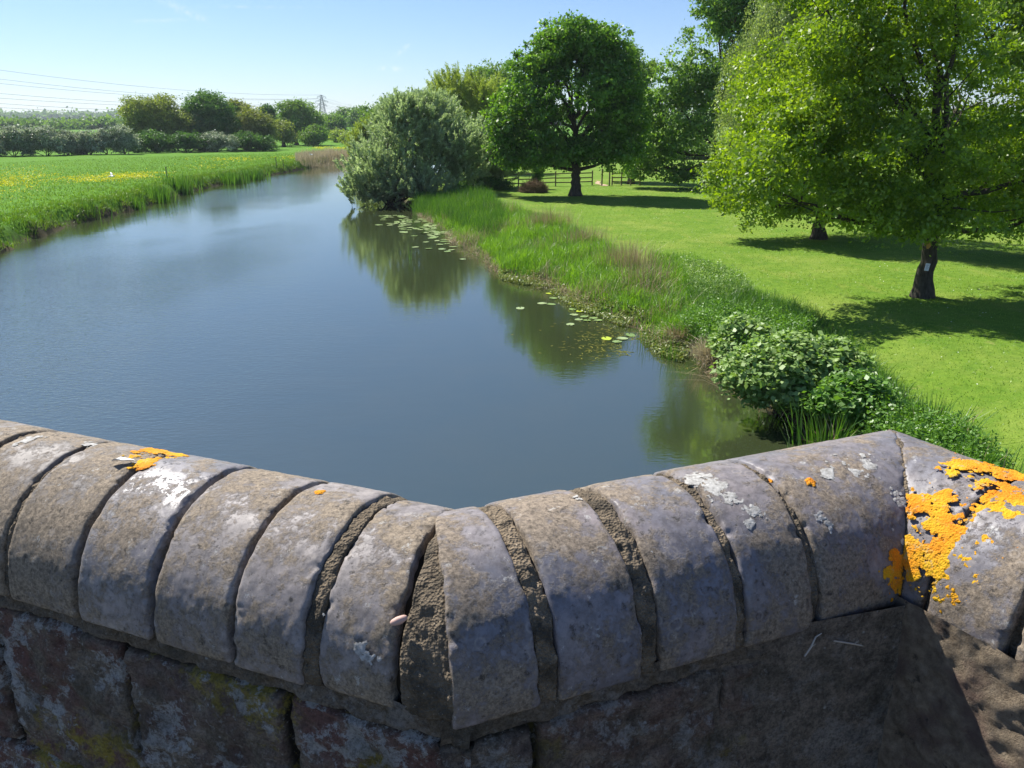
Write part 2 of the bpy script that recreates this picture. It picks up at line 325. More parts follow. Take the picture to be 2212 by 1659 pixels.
def tree(name, label, cat, base, lobes, leafmat, nclump=500, per=60, size=.1, crad=.45, mode='clump', trunk_r=.25, fork=2.0, bark=None, gap=.40, seed=1,
         stems=1, weep=2.0, group=None, tone=.35, slim=.6, limbs=9, up=.5, twigs=4, minz=None, lean=(0, 0), shell=.3, bough=None):
    r = np.random.default_rng(seed); base = np.asarray(base, float); bark = bark or BARK
    t = thing(name, label, cat, base, group)
    P, D = crown_pts(lobes, nclump, gap, seed, shell, bough or crad * 3.0)
    if minz is not None: kk = P[:, 2] > minz + r.normal(0, .25, len(P)); P = P[kk]; D = D[kk]
    N = len(P); ctr = P.mean(0)
    if len(P) and mode == 'clump':
        cr = crad * r.uniform(.55, 1.3, N); c = np.repeat(P, per, 0) + r.normal(size=(N * per, 3)) * np.repeat(cr, per)[:, None] * np.array([1, 1, .62]) * .62
        nrm = unit(r.normal(size=c.shape) + np.repeat(D, per, 0) * .5 + np.array([0, 0, up])); a = unit(np.cross(nrm, r.normal(size=c.shape))); b = np.cross(nrm, a); l = size * r.uniform(.5, 1.5, len(c)); wd = l * slim * r.uniform(.7, 1.2, len(c))
    elif mode == 'weep':
        k = per; L = weep * r.uniform(.5, 1.25, N); tt = r.random((N, k)); c = np.repeat(P, k, 0) - np.stack([np.zeros(N * k)] * 2 + [(tt * L[:, None]).ravel()], 1)
        sw = r.normal(0, .12, (N, 2)); c[:, :2] += (np.repeat(sw, k, 0) * tt.ravel()[:, None] * 2 + r.normal(0, crad, (N * k, 2)) * .3 + np.repeat(D[:, :2], k, 0) * (1 - (1 - tt.ravel()[:, None]) ** 2) * .5)
        a = unit(r.normal(size=c.shape) * .45 + np.array([0, 0, -1.])); b = unit(np.cross(a, r.normal(size=c.shape))); l = size * r.uniform(.7, 1.4, len(c)); wd = l * slim
    else:                                # shoots: slim leaves along upward sprays
        k = per; dr = unit(D * .8 + np.array([0, 0, .9]) + r.normal(0, .25, D.shape)); L = crad * 2.6 * r.uniform(.5, 1.3, N); tt = r.random((N, k, 1))
        c = (P[:, None] + dr[:, None] * tt * L[:, None, None]).reshape(-1, 3) + r.normal(0, crad * .16, (N * k, 3))
        a = unit(np.repeat(dr, k, 0) + r.normal(0, .55, c.shape)); b = unit(np.cross(a, r.normal(size=c.shape))); l = size * r.uniform(.7, 1.3, len(c)); wd = l * slim
    rnd = np.repeat(np.clip(r.normal(tone, .17, N), 0, 1), per) + r.normal(0, .17, len(c))
    if minz is not None: keep = c[:, 2] > minz - .3; c, a, b, l, wd, rnd = c[keep], a[keep], b[keep], l[keep], wd[keep], rnd[keep]
    leaves('crown', c, a, b, l, wd, rnd, leafmat, t, base)
    # woody skeleton
    g = Geo(); top = base + np.array([lean[0], lean[1], fork]); H = P[:, 2].max() - base[2]
    def limb(p0, p1, r0, r1, sag, n=7):
        tt = np.linspace(0, 1, n)[:, None]; mid = (p0 + p1) / 2 + sag; q = (1 - tt) ** 2 * p0 + 2 * tt * (1 - tt) * mid + tt ** 2 * p1
        q[1:-1] += r.normal(0, np.linalg.norm(p1 - p0) * .018, q[1:-1].shape); g.tube(q, r0 + (r1 - r0) * tt[:, 0] ** .8, 6); return q
    roots = []
    if stems == 1:
        n = 9; tt = np.linspace(0, 1, n); q = base + (top - base) * tt[:, None]; q[1:-1, :2] += r.normal(0, trunk_r * .10, (n - 2, 2)); q[0, 2] -= .25
        g.tube(q, trunk_r * (1 - .25 * tt + .75 * np.exp(-tt * 9)), 12); roots = [(top, trunk_r * .74)]
        lead = ctr + (top - ctr) * .15; lead[2] = base[2] + H * .78; qq = limb(top - np.array([0, 0, .1]), lead, trunk_r * .74, trunk_r * .15, r.normal(0, .25, 3), 10)
    else:
        qq = None
        for k in range(stems): 
            b0 = base + np.array([r.normal(0, trunk_r * 3), r.normal(0, trunk_r * 3), -.3]); roots.append((b0, trunk_r * .8))
    # k-means of clumps -> limbs
    K = min(limbs, N); cen = P[r.choice(N, K, False)].copy()
    for _ in range(6):
        ix = ((P[:, None] - cen[None]) ** 2).sum(-1).argmin(1)
        for k in range(K):
            if (ix == k).any(): cen[k] = P[ix == k].mean(0)
    for k in range(K):
        mem = P[ix == k]
        if not len(mem): continue
        tgt = cen[k] + (cen[k] - ctr) * .15
        if qq is not None:
            fr = np.clip((tgt[2] - base[2] - fork) / max(H - fork, .1) * .55, 0, .85); s0 = qq[int(fr * (len(qq) - 1))]; r0 = trunk_r * (.5 - .3 * fr)
        else: s0, r0 = roots[k % len(roots)]
        q = limb(s0, tgt, r0, r0 * .25, np.array([0, 0, -.12 * np.linalg.norm(tgt[:2] - s0[:2])]) if stems == 1 else r.normal(0, .3, 3), 9)
        for m in mem[r.choice(len(mem), min(len(mem), twigs), False)]:
            st = q[r.integers(3, 9)]; limb(st, m, r0 * .28, r0 * .06, r.normal(0, .15, 3), 5)
    g.obj('trunk', bark, t, True, base)
    return t

def plobes(D, specs):
    """lobes given as (pixel cx, cy, rx, ry[, depth offset, depth radius]) at D metres ahead"""
    out = []
    for s in specs:
        dd = D + (s[4] if len(s) > 4 else 0); c = V(s[0], s[1], dd); k = np.linalg.norm(ray(s[0], s[1])) and dd / ray(s[0], s[1])[1] / F
        rx = s[2] * k; rz = s[3] * k; out.append((*c, rx, s[5] if len(s) > 5 else (rx + rz) * .5, rz))
    return out
def gz_at(x, y): return float(gheight(np.array([x]), np.array([y]))[0])
def base_at(px, py, z=.85): g = G(px, py, z); g[2] = gz_at(g[0], g[1]); return g
def base_D(px, D): d = ray(px, 300); x = d[0] / d[1] * D; return np.array([x, D, gz_at(x, D)])

# ------------------------------------------------------------------ trees on the lawn
bA = base_at(1992, 640); DA = bA[1]
near_oak = tree('oak_tree', 'young oak with the white notice on its trunk, nearest tree on the lawn', 'tree', bA,
     plobes(DA, [(1930, 330, 200, 170), (2090, 250, 220, 220, 1.0), (1800, 260, 150, 170, .5), (1655, 390, 112, 95, -1.0), (1610, 440, 72, 60, -1.4), (1690, 270, 100, 110, .6), (1930, 90, 220, 180, .5), (2160, 430, 170, 90, .2), (1900, 440, 160, 65, -.9), (2070, 480, 110, 45, -1), (1860, 110, 115, 130, .6), (1980, -120, 260, 180), (2310, 320, 180, 190, 1)]),
     L_OAK, 1350, 84, .112, .36, bough=.95, trunk_r=.25, fork=2.2, gap=.455, seed=3, limbs=16, twigs=5, minz=2.0, tone=.40)
bB = base_at(1768, 516); DB = bB[1]
tree('oak_tree', 'light green oak with low left bough, just left of and behind the notice tree', 'tree', bB,
     plobes(DB, [(1755, 300, 170, 130), (1600, 400, 85, 80, -.5), (1660, 210, 100, 110), (1810, 130, 95, 105), (1850, 250, 130, 180, 1), (1720, 430, 120, 60), (1860, 420, 110, 70, 1), (1830, -40, 150, 120), (1740, -70, 80, 90)]),
     L_OAK, 1000, 76, .145, .44, bough=1.2, trunk_r=.30, fork=1.6, gap=.44, seed=5, limbs=14, minz=1.4, tone=.46)
bC = base_at(1572, 406); DC = bC[1]
tree('maple_tree', 'tall tree with dark spreading limbs standing right of the gap in the fence', 'tree', bC,
     plobes(DC, [(1490, 270, 100, 95), (1425, 235, 45, 55), (1410, 320, 70, 65), (1400, 360, 60, 30), (1470, 180, 70, 70), (1570, 90, 90, 110), (1640, 20, 80, 90), (1560, -20, 70, 80), (1575, -140, 95, 110), (1520, -190, 70, 80), (1630, -260, 85, 90), (1600, 190, 90, 100), (1650, 330, 70, 60), (1500, 375, 80, 26), (1680, 130, 80, 110, 3)]),
     L_TALL, 1450, 50, .25, .52, bough=1.5, trunk_r=.34, fork=2.6, gap=.46, seed=8, limbs=16, twigs=6, minz=1.4, tone=.42)
bD = base_D(1690, 52)
tree('birch_tree', 'weeping birch with pale hanging sprays between the tall tree and the oaks', 'tree', bD,
     plobes(52, [(1700, 30, 80, 90), (1720, -60, 60, 70), (1620, 190, 45, 55), (1640, 110, 60, 60), (1760, 60, 50, 90)]),
     L_BIRCH, 700, 110, .11, .35, mode='weep', weep=3.6, trunk_r=.2, fork=7, gap=.36, seed=11, bark=BARK_GREY, slim=.55, limbs=9)
bE = base_at(1243, 423); DE = bE[1]
tree('maple_tree', 'round green maple with forked dark trunk in the middle of the lawn', 'tree', bE,
     plobes(DE, [(1240, 205, 125, 125), (1240, 95, 90, 55), (1140, 250, 75, 85), (1335, 250, 60, 95), (1300, 130, 70, 70), (1170, 140, 60, 60), (1120, 335, 50, 42), (1200, 330, 80, 40), (1300, 325, 80, 45), (1085, 280, 30, 55)]),
     L_MAPLE, 1150, 60, .23, .46, bough=1.25, trunk_r=.40, fork=2.0, gap=.385, seed=13, limbs=13, twigs=6, minz=2.6, tone=.40)
bF = base_at(1363, 397); DF = bF[1]
tree('maple_tree', 'slim yellow-green tree by the fence, half hidden behind the round maple', 'tree', bF,
     plobes(DF + 3, [(1378, 200, 34, 75), (1360, 290, 45, 60), (1350, 130, 30, 35), (1340, 330, 55, 30)]), L_FARGREEN, 320, 60, .22, .6, trunk_r=.28, fork=2.5, gap=.38, seed=14, minz=2.8, tone=.65)
bK = base_D(2330, 31)
tree('oak_tree', 'large darker oak at the right edge behind the notice tree', 'tree', bK,
     plobes(31, [(2230, 130, 160, 160), (2160, 300, 120, 110), (2300, 330, 150, 120), (2190, 10, 170, 140), (2330, 0, 180, 180), (2190, 430, 130, 60)]),
     L_OAKD, 750, 60, .15, .42, bough=1.1, trunk_r=.4, fork=2.4, gap=.42, seed=17, limbs=14, twigs=6, minz=2.2, tone=.45)
# silver willow over the water
bH = np.array([*G(860, 440)[:2], .15]); DH = bH[1]
tree('willow_tree', 'broad silver-grey willow overhanging the water beside the lily raft', 'tree', bH,
     plobes(DH, [(850, 330, 75, 110), (870, 255, 55, 48), (820, 385, 68, 62, -1), (935, 300, 65, 85, 1), (905, 400, 85, 50, -1.5), (975, 320, 60, 55, .5), (1000, 370, 50, 38, 1), (945, 245, 42, 40, 2), (800, 420, 48, 30, -1.5), (868, 210 + 22, 36, 22)]),
     L_WILLOW, 1450, 60, .25, .34, bough=1.2, mode='shoot', trunk_r=.13, stems=7, gap=.30, seed=19, bark=BARK_GREY, slim=.24, limbs=16, minz=.05, shell=.35, tone=.42)
tree('willow_shrub', 'pale green sallow bush between the silver willow and the round maple', 'shrub', base_D(1060, 68),
     plobes(68, [(1060, 335, 48, 55), (1020, 310, 35, 40), (1095, 370, 30, 30), (1030, 375, 45, 30)]), L_WILLOW, 420, 55, .26, .42, mode='shoot', trunk_r=.09, stems=4, gap=.32, seed=21, slim=.35, limbs=7, minz=.8, tone=.6)
tree('willow_tree', 'yellow-green willow rising behind the silver willow', 'tree', base_D(1000, 92),
     plobes(92, [(1000, 230, 80, 60), (970, 190, 50, 30), (1045, 210, 45, 45), (1000, 290, 90, 60), (940, 240, 30, 40)]), L_GOLD, 650, 75, .22, .5, mode='shoot', trunk_r=.3, stems=5, gap=.3, seed=22, slim=.3, limbs=12, minz=1, tone=.5)
tree('ash_tree', 'green rounded treetop showing behind the yellow-green willow', 'tree', base_D(1070, 115),
     plobes(115, [(1070, 175, 55, 42), (1035, 165, 28, 22), (1100, 185, 40, 45), (1070, 250, 70, 60)]), L_FARGREEN, 350, 60, .30, .8, trunk_r=.35, fork=4, gap=.34, seed=23, minz=2, tone=.6)
tree('poplar_tree', 'faint grey-green treetop just above the left of the silver willow', 'tree', base_D(865, 150),
     plobes(150, [(865, 225, 42, 20), (840, 250, 50, 30), (900, 225, 30, 30), (800, 300, 40, 45), (860, 290, 60, 50)]), L_FARGREEN, 360, 60, .4, 1.1, trunk_r=.35, fork=4, gap=.34, seed=24, minz=2, tone=.5)
tree('willow_shrub', 'yellow willow bush at the far bend left of the silver willow', 'shrub', base_D(778, 120),
     plobes(120, [(780, 315, 22, 28), (790, 290, 20, 24), (770, 340, 14, 14)]), L_GOLD, 180, 60, .25, .5, mode='shoot', trunk_r=.1, stems=4, gap=.3, seed=25, slim=.35, minz=.5, tone=.5)
# low shrubs under the maple and the field hedge beyond the fence
def shrub(name, label, cat, px, D, specs, lm, n, per, size, crad, seed, group=None, tone=.4, **k):
    return tree(name, label, cat, base_D(px, D), plobes(D, specs), lm, n, per, size, crad, trunk_r=k.pop('trunk_r', .08), stems=k.pop('stems', 4), gap=k.pop('gap', .3), seed=seed, limbs=k.pop('limbs', 6), twigs=3, tone=tone, group=group, minz=k.pop('minz', .6), **k)
shrub('hedge_shrub', 'dark low hedge in front of the fence beside the willow', 'shrub', 1040, 66, [(1030, 398, 38, 13), (1075, 400, 35, 12), (1000, 402, 25, 14)], L_FARDARK, 160, 60, .14, .35, 31)
shrub('sapling', 'small leafy sapling growing at the fence left of the maple trunk', 'sapling', 1163, 67, [(1163, 372, 8, 14), (1160, 388, 6, 9)], L_MAPLE, 26, 50, .14, .28, 33, minz=.9, stems=1, fork=1.0, trunk_r=.03)
for i, (px, D, h, hw, lm, lab) in enumerate([
    (1100, 118, 320, 55, L_FARGREEN, 'mid green field tree beyond the fence left of the maple trunk'),
    (1195, 150, 322, 60, L_FARDARK, 'dark hedge tree across the field behind the maple trunk'),
    (1300, 150, 318, 65, L_FARGREEN, 'hedge tree across the field behind the gap in the fence'),
    (1410, 140, 312, 62, L_FAROLIVE, 'olive hedge tree across the field, right of the slim fence tree'),
    (1510, 130, 305, 62, L_FARGREEN, 'green hedge tree across the field behind the tall dark-limbed tree'),
    (1620, 125, 300, 65, L_FARDARK, 'dark hedge tree across the field under the weeping birch'),
    (1740, 115, 300, 70, L_FARGREEN, 'green hedge tree far behind the low-boughed oak trunk'),
    (1860, 110, 300, 70, L_FAROLIVE, 'olive hedge tree seen between the two oak trunks'),
    (1990, 105, 295, 75, L_FARGREEN, 'green hedge tree far behind the notice tree'),
    (2130, 100, 290, 80, L_FARDARK, 'dark hedge tree at the field edge right of the notice tree'),
    (2270, 95, 290, 90, L_FARGREEN, 'green hedge tree at the extreme right of the field')]):
    shrub('hedge_tree', lab, 'tree', px, D, [(px, h + 20, hw, 28), (px - hw * .4, h + 36, hw * .8, 22), (px + hw * .5, h + 32, hw * .8, 26)], lm, 230, 50, .34, .95, 100 + i, 'hedge trees beyond the lawn', .45, gap=.36, minz=1, trunk_r=.16)

# ------------------------------------------------------------------ far bank: hawthorn hedge and trees
may = [(-45, 138, 303, 55, 30, 'white-flowering hawthorn cut by the left edge'), (28, 140, 300, 45, 30, 'tall white-flowering hawthorn at the left end of the meadow hedge'),
       (95, 142, 302, 48, 29, 'white-flowering hawthorn second from the left in the meadow hedge'), (140, 145, 306, 22, 24, 'narrow hawthorn at the dip in the meadow hedge'),
       (185, 147, 307, 38, 23, 'low white hawthorn in front of the bright green field'), (228, 149, 304, 34, 26, 'white hawthorn next to the end of the hedge run'), (268, 150, 302, 28, 30, 'rounded grey-white hawthorn at the right end of the hedge run'),
       (330, 158, 305, 45, 24, 'dark hawthorn under the olive oak'), (400, 160, 306, 45, 22, 'hawthorn thicket between the olive oak and the dark oak'), (465, 163, 306, 45, 22, 'whitish hawthorn under the dark oak'), (545, 168, 306, 50, 20, 'hawthorn thicket under the bronze oak')]
for i, (px, D, cy, rx, ry, lab) in enumerate(may):
    shrub('hawthorn_bush', lab, 'shrub', px, D, [(px, cy, rx * .8, ry), (px - rx * .55, cy + ry * (.1 + .5 * rng.random()), rx * .55, ry * .7), (px + rx * .5, cy + ry * (.1 + .5 * rng.random()), rx * .55, ry * .7), (px + rx * rng.normal(0, .3), cy - ry * .35 * rng.random(), rx * .4, ry * .7)], L_MAY if i < 7 else (L_MAY if i in (9,) else L_FARDARK), 230, 48, .26, .55, 200 + i, 'hawthorns of the meadow hedge', .32 if i < 7 else .3, gap=.34, minz=.35, trunk_r=.1)
LT = [
 (328, 172, [(320, 235, 58, 34), (290, 250, 30, 28), (350, 262, 40, 34), (318, 285, 50, 26), (385, 285, 35, 30), (400, 265, 24, 30)], L_FAROLIVE, .46, 'olive-yellow oak with open branches, leftmost of the far bank trees', 'oak_tree', 640),
 (445, 176, [(448, 228, 46, 30), (420, 250, 30, 30), (480, 255, 32, 32), (445, 275, 55, 30), (495, 285, 22, 26)], L_FARDARK, .45, 'dark green oak in the middle of the far bank trees', 'oak_tree', 520),
 (530, 180, [(545, 262, 38, 30), (520, 280, 30, 30), (565, 285, 28, 28), (545, 300, 45, 20)], L_FARBROWN, .5, 'bronze-leaved oak right of the dark oak on the far bank', 'oak_tree', 360),
 (515, 195, [(508, 232, 22, 16), (530, 240, 22, 16)], L_FARBROWN, .35, 'sparse bronze treetop behind the dark and bronze oaks', 'oak_tree', 70),
 (578, 215, [(577, 243, 14, 14), (575, 262, 16, 16)], L_FARDARK, .2, 'small very dark tree peeping between the bronze oak and the green tree', 'fir_tree', 120),
 (640, 225, [(640, 240, 34, 24), (655, 262, 44, 30), (625, 275, 36, 30), (670, 285, 34, 24), (615, 235, 18, 16)], L_FARGREEN, .55, 'tall light green tree left of the pylon', 'ash_tree', 460),
 (612, 205, [(605, 280, 20, 24), (615, 300, 22, 16)], L_FAROLIVE, .5, 'small olive tree standing before the light green tree', 'thorn_tree', 120),
 (676, 210, [(678, 290, 22, 20), (664, 298, 20, 14)], L_FARGREEN, .35, 'bright green rounded bush at the meadow edge below the pylon', 'bush', 160),
 (722, 330, [(722, 265, 16, 16), (712, 280, 20, 18), (735, 275, 14, 20)], L_FARGREEN, .45, 'distant green tree just right of the pylon', 'ash_tree', 130),
 (745, 420, [(748, 255, 14, 20), (760, 262, 16, 16)], L_FARGREEN, .35, 'hazy distant tree second right of the pylon', 'ash_tree', 110),
 (775, 380, [(775, 250, 18, 16), (790, 258, 20, 24), (765, 270, 16, 20)], L_FARGREEN, .45, 'tall hazy tree beside the top of the yellow willow bush', 'poplar_tree', 130),
 (728, 260, [(728, 296, 15, 14)], L_GOLD, .4, 'small pale weeping willow at the far end of the meadow', 'willow_tree', 90),
 (752, 235, [(754, 303, 16, 14), (764, 298, 12, 12)], L_GOLD, .25, 'round green bush on the bank at the river bend', 'bush', 90),
 (704, 290, [(704, 300, 12, 10), (690, 300, 14, 12)], L_FARDARK, .4, 'dark bush between the meadow and the weeping willow', 'bush', 70)]
for i, (px, D, sp_, lm, tone, lab, nm, n) in enumerate(LT):
    tree(nm, lab, nm.split('_')[-1] if 'bush' in nm else 'tree', base_D(px, D), plobes(D, sp_), lm, n, 46, .0021 * D, .0052 * D, trunk_r=.0022 * D if 'bush' not in nm else .1, fork=3.2 if 'bush' not in nm else 1, gap=.40 if i in (0, 2) else .34, seed=300 + i, limbs=10, twigs=6, tone=tone, minz=1.2, group=None, bark=BARK)
# far-off woods as masses
def wood(name, label, D, x0, x1, ytop, n, lm, seed, tone=.4):
    r = np.random.default_rng(seed); m = n; px = r.uniform(x0, x1, m); prof = ytop + (fbm(np.stack([px * .03, px * 0 + seed, px * 0], 1), 1, 4) - .5) * 16
    P = []
    for a, t_ in zip(px, prof):
        top = V(a, t_, D + r.uniform(-25, 25)); g0 = gz_at(top[0], top[1]); z = g0 + (top[2] - g0) * r.random() ** .6; P.append((top[0], top[1], max(z, g0 + .5)))
    P = np.array(P); per = 30; sz = .0045 * D
    c = np.repeat(P, per, 0) + r.normal(0, .0035 * D, (m * per, 3)); nrm = unit(r.normal(size=c.shape) + [0, 0, .5]); a = unit(np.cross(nrm, r.normal(size=c.shape))); b = np.cross(nrm, a)
    o = leaves(name, c, a, b, sz * r.uniform(.5, 1.1, len(c)), sz * .7, np.repeat(r.normal(tone, .2, m), per), lm); return kind(o, 'stuff', label)
wood('far_wood', 'hazy belt of trees across the fields', 520, -60, 330, 271, 700, L_FARGREEN, 41)
wood('far_wood', 'blue wooded skyline at the left edge', 1900, -80, 330, 260, 700, L_FARGREEN, 42)
wood('far_wood', 'distant tree belt behind the pylon', 620, 560, 860, 262, 700, L_FARGREEN, 43)
wood('far_wood', 'wooded skyline behind the lawn trees', 700, 860, 2500, 255, 2200, L_FARGREEN, 44)

# ------------------------------------------------------------------ grasses and reeds
def in_poly(x, y, pg):
    ins = np.zeros(x.shape, bool)
    for i in range(len(pg)):
        a = pg[i]; b = pg[(i + 1) % len(pg)]; ins ^= ((a[1] > y) != (b[1] > y)) & (x < (b[0] - a[0]) * (y - a[1]) / (b[1] - a[1] + 1e-12) + a[0])
    return ins
def scatter(px_poly, n, z=.3, seed=0):
    r = np.random.default_rng(seed); pg = np.array([G(a, b, z)[:2] for a, b in px_poly]); lo, hi = pg.min(0), pg.max(0); out = []; k = 0
    while k < n:
        q = lo + r.random((n * 3, 2)) * (hi - lo); q = q[in_poly(q[:, 0], q[:, 1], pg)]; out.append(q); k += len(q)
    q = np.concatenate(out)[:n]; return np.column_stack([q, gheight(q[:, 0], q[:, 1])])
reed_poly = [(890, 458), (940, 480), (985, 508), (990, 524), (1050, 552), (1072, 565), (1085, 592), (1200, 618), (1265, 652), (1350, 684), (1440, 716), (1510, 740), (1560, 745), (1525, 700), (1465, 652), (1400, 610), (1320, 568), (1235, 525), (1160, 492), (1080, 462), (990, 446), (900, 446)]
q = scatter(reed_poly, 52000, .3, 51); nn = fbm(q, .8, 4); hh = (.12 + .95 * nn) * np.clip(sdist(q[:, 0], q[:, 1]) * .6 + .45, .4, 1)
o = blades('reeds', q, hh * rng.uniform(.55, 1.25, len(q)), rng.uniform(.014, .04, len(q)), G_REED, .42, 3, bend=.8, rnd=np.clip(nn * 1.0 - .05 + rng.normal(0, .2, len(q)), 0, 1)); kind(o, 'stuff', 'bright green reed bed along the right bank')
q = scatter([(890, 452), (960, 475), (1010, 505), (1060, 520), (1100, 500), (1060, 450), (980, 430), (900, 436)], 9000, .3, 52)
o = blades('reeds', q, rng.uniform(.7, 1.3, len(q)), .03, G_SEDGE, .2, 3); kind(o, 'stuff', 'taller bluish reeds beside the willow')
q = scatter(reed_poly, 14000, .3, 151); nn = fbm(q + 7, .6, 3); q = q[nn > .58]
o = blades('dead_stems', q, rng.uniform(.3, 1.05, len(q)), .014, G_DRY, .4, 3, bend=.8); kind(o, 'stuff', 'dead straw stems scattered through the reed bed')
leafy_later = True
# water margin: creeping plants, brown litter
marg = scatter([(1075, 590), (1200, 612), (1265, 645), (1350, 678), (1420, 700), (1450, 740), (1530, 770), (1490, 790), (1420, 770), (1380, 725), (1300, 690), (1230, 665), (1180, 628), (1080, 606)], 11000, .0, 53)
marg[:, 2] = np.maximum(marg[:, 2], 0) + rng.uniform(.01, .16, len(marg))
nrm = unit(rng.normal(size=marg.shape) + [0, 0, 1.2]); a = unit(np.cross(nrm, rng.normal(size=marg.shape)))
kk = fbm(marg, 1.3, 3) > .42; o = leaves('water_plants', marg[kk], a[kk], np.cross(nrm, a)[kk], .10, .05, rng.random(kk.sum()), leaf_mat('leaf_margin', (.10, .17, .03), (.33, .36, .13), .3)); kind(o, 'stuff', 'low creeping plants at the water margin')
litter = scatter([(905, 462), (985, 512), (1060, 560), (1085, 595), (1200, 616), (1265, 650), (1440, 745), (1540, 780), (1600, 870), (1700, 910), (1800, 985), (1740, 985), (1660, 925), (1560, 860), (1480, 790), (1380, 735), (1240, 670), (1060, 600), (980, 540), (900, 475)], 5000, 0, 54)
s_ = sdist(litter[:, 0], litter[:, 1]); litter = litter[(s_ > -.45) & (fbm(litter, .8, 3) > .45)]; litter[:, 2] = np.maximum(litter[:, 2], 0) + rng.uniform(.0, .08, len(litter))
o = blades('litter', litter, rng.uniform(.15, .5, len(litter)), .018, G_DRY, 1.1, 2, bend=.9); kind(o, 'stuff', 'straw-coloured dead stems along the waterline')
# nettle and cow parsley tangle between reeds and bramble
def leafy(name, px_poly, n, hmin, hmax, size, mat, seed, label, per=14, z=.5):
    q = scatter(px_poly, n, z, seed); q = q[sdist(q[:, 0], q[:, 1]) > .35]; n = len(q); r = np.random.default_rng(seed); h = r.uniform(hmin, hmax, n) * (.6 + .8 * fbm(q, .8, 2)); tt = r.random((n, per)) ** .7
    c = np.repeat(q, per, 0); c[:, 2] += (tt * h[:, None]).ravel(); c[:, :2] += r.normal(0, .06, (len(c), 2)) + np.repeat(r.normal(0, .08, (n, 2)), per, 0) * tt.ravel()[:, None]
    nrm = unit(r.normal(size=c.shape) * .8 + [0, 0, 1.0]); a = unit(np.cross(nrm, r.normal(size=c.shape))); b = np.cross(nrm, a); l = size * r.uniform(.6, 1.3, len(c))
    o = leaves(name, c, a, b, l, l * .5, np.repeat(r.random(n), per) * .6 + r.random(len(c)) * .4, mat); return kind(o, 'stuff', label)
leafy('nettles', [(1430, 735), (1520, 775), (1570, 815), (1660, 790), (1760, 735), (1660, 700), (1560, 680), (1480, 690)], 2600, .3, .8, .075, L_NETTLE, 61, 'nettle tangle between the reed bed and the bramble')
leafy('nettles', [(1700, 900), (1790, 960), (1900, 1030), (2060, 1060), (2190, 1110), (2150, 1000), (2020, 930), (1900, 865), (1840, 840), (1750, 870)], 3600, .3, .75, .08, L_NETTLE, 62, 'nettles and weeds between the bramble and the parapet')
leafy('nettles', [(1500, 640), (1560, 655), (1625, 650), (1600, 625), (1540, 600), (1470, 585)], 700, .15, .4, .07, L_BRAMBLE, 63, 'pale weeds at the lawn edge above the bank')
q = scatter([(1430, 740), (1540, 790), (1610, 860), (1700, 905), (1860, 1020), (2190, 1120), (2130, 960), (1990, 880), (1870, 780), (1760, 700), (1600, 640), (1480, 620)], 26000, .5, 64); q = q[sdist(q[:, 0], q[:, 1]) > .25]
o = blades('long_grass', q, rng.uniform(.2, .55, len(q)), .016, G_SEDGE, .45, 3, bend=.8); kind(o, 'stuff', 'long grass on the near right bank')
q = scatter([(1400, 600), (1480, 640), (1560, 655), (1625, 640), (1600, 610), (1500, 570), (1400, 560)], 9000, .6, 65)
o = blades('long_grass', q, rng.uniform(.12, .35, len(q)), .018, G_REED, .5, 2, bend=.8); kind(o, 'stuff', 'fringe of unmown grass beside the lawn')
# lawn blades near
q = scatter([(1100, 420), (1300, 520), (1450, 590), (1650, 690), (1850, 790), (1980, 880), (2200, 1020), (2420, 1000), (2420, 640), (2300, 470), (1700, 405), (1300, 400)], 130000, .8, 66)
dd = np.linalg.norm(q[:, :2], axis=1); q = q[rng.random(len(q)) < np.clip(26 / dd, .12, 1)]; nn = fbm(q, 1.4, 3)
o = blades('mown_grass', q, rng.uniform(.02, .05, len(q)) * (.6 + nn), .022, G_LAWN, .5, 1, rnd=np.clip(nn + rng.normal(0, .25, len(q)), 0, 1)); kind(o, 'stuff', 'short mown lawn grass under the trees')
q = scatter([(1500, 600), (1900, 700), (2200, 900), (2212, 640), (1900, 560), (1560, 450), (1300, 430), (1280, 480)], 330, .85, 67); q[:, 2] += .05
nrm = unit(rng.normal(size=q.shape) * .3 + [0, 0, 1]); a = unit(np.cross(nrm, rng.normal(size=q.shape))); kk = rng.random(len(q)) < .7
o = leaves('daisies', q[kk], a[kk], np.cross(nrm, a)[kk], .035, .035, rng.random(kk.sum()), leaf_mat('petal_white', (.75, .75, .7), (.8, .8, .78), .2)); kind(o, 'stuff', 'white daisies dotted over the lawn')
# meadow grass, left
q = scatter([(-60, 585), (0, 552), (140, 494), (205, 478), (345, 440), (460, 405), (640, 371), (757, 356), (757, 330), (600, 335), (300, 345), (-60, 360)], 90000, .6, 68)
s_ = sdist(q[:, 0], q[:, 1]); keep = (s_ > .05) & (rng.random(len(q)) < np.clip(1.6 / (1 + s_ * .22), .2, 1)); q = q[keep]; s_ = s_[keep]; nn = fbm(q, .6, 3)
o = blades('meadow_grass', q, (.08 + .30 * nn) * np.where(s_ < 2.5, 1.1, .8) * rng.uniform(.6, 1.2, len(q)), .05, G_MEADOW, .5, 2, rnd=np.clip(nn + rng.normal(0, .22, len(q)), 0, 1)); kind(o, 'stuff', 'tussocky meadow grass on the left bank')
lbx = np.concatenate([np.linspace(LB[i], LB[i + 1], int(np.linalg.norm(LB[i + 1] - LB[i]) * 700), endpoint=False) for i in range(len(LB) - 1)]); q = lbx + rng.normal(0, 1.3, lbx.shape)
s_ = sdist(q[:, 0], q[:, 1]); q = q[(s_ > -.05) & (s_ < 2.4)]; q = q[rng.random(len(q)) < .5]; q = np.column_stack([q, gheight(q[:, 0], q[:, 1])]); nn = fbm(q, .9, 3); kk = nn > .40; q = q[kk]; nn = nn[kk]
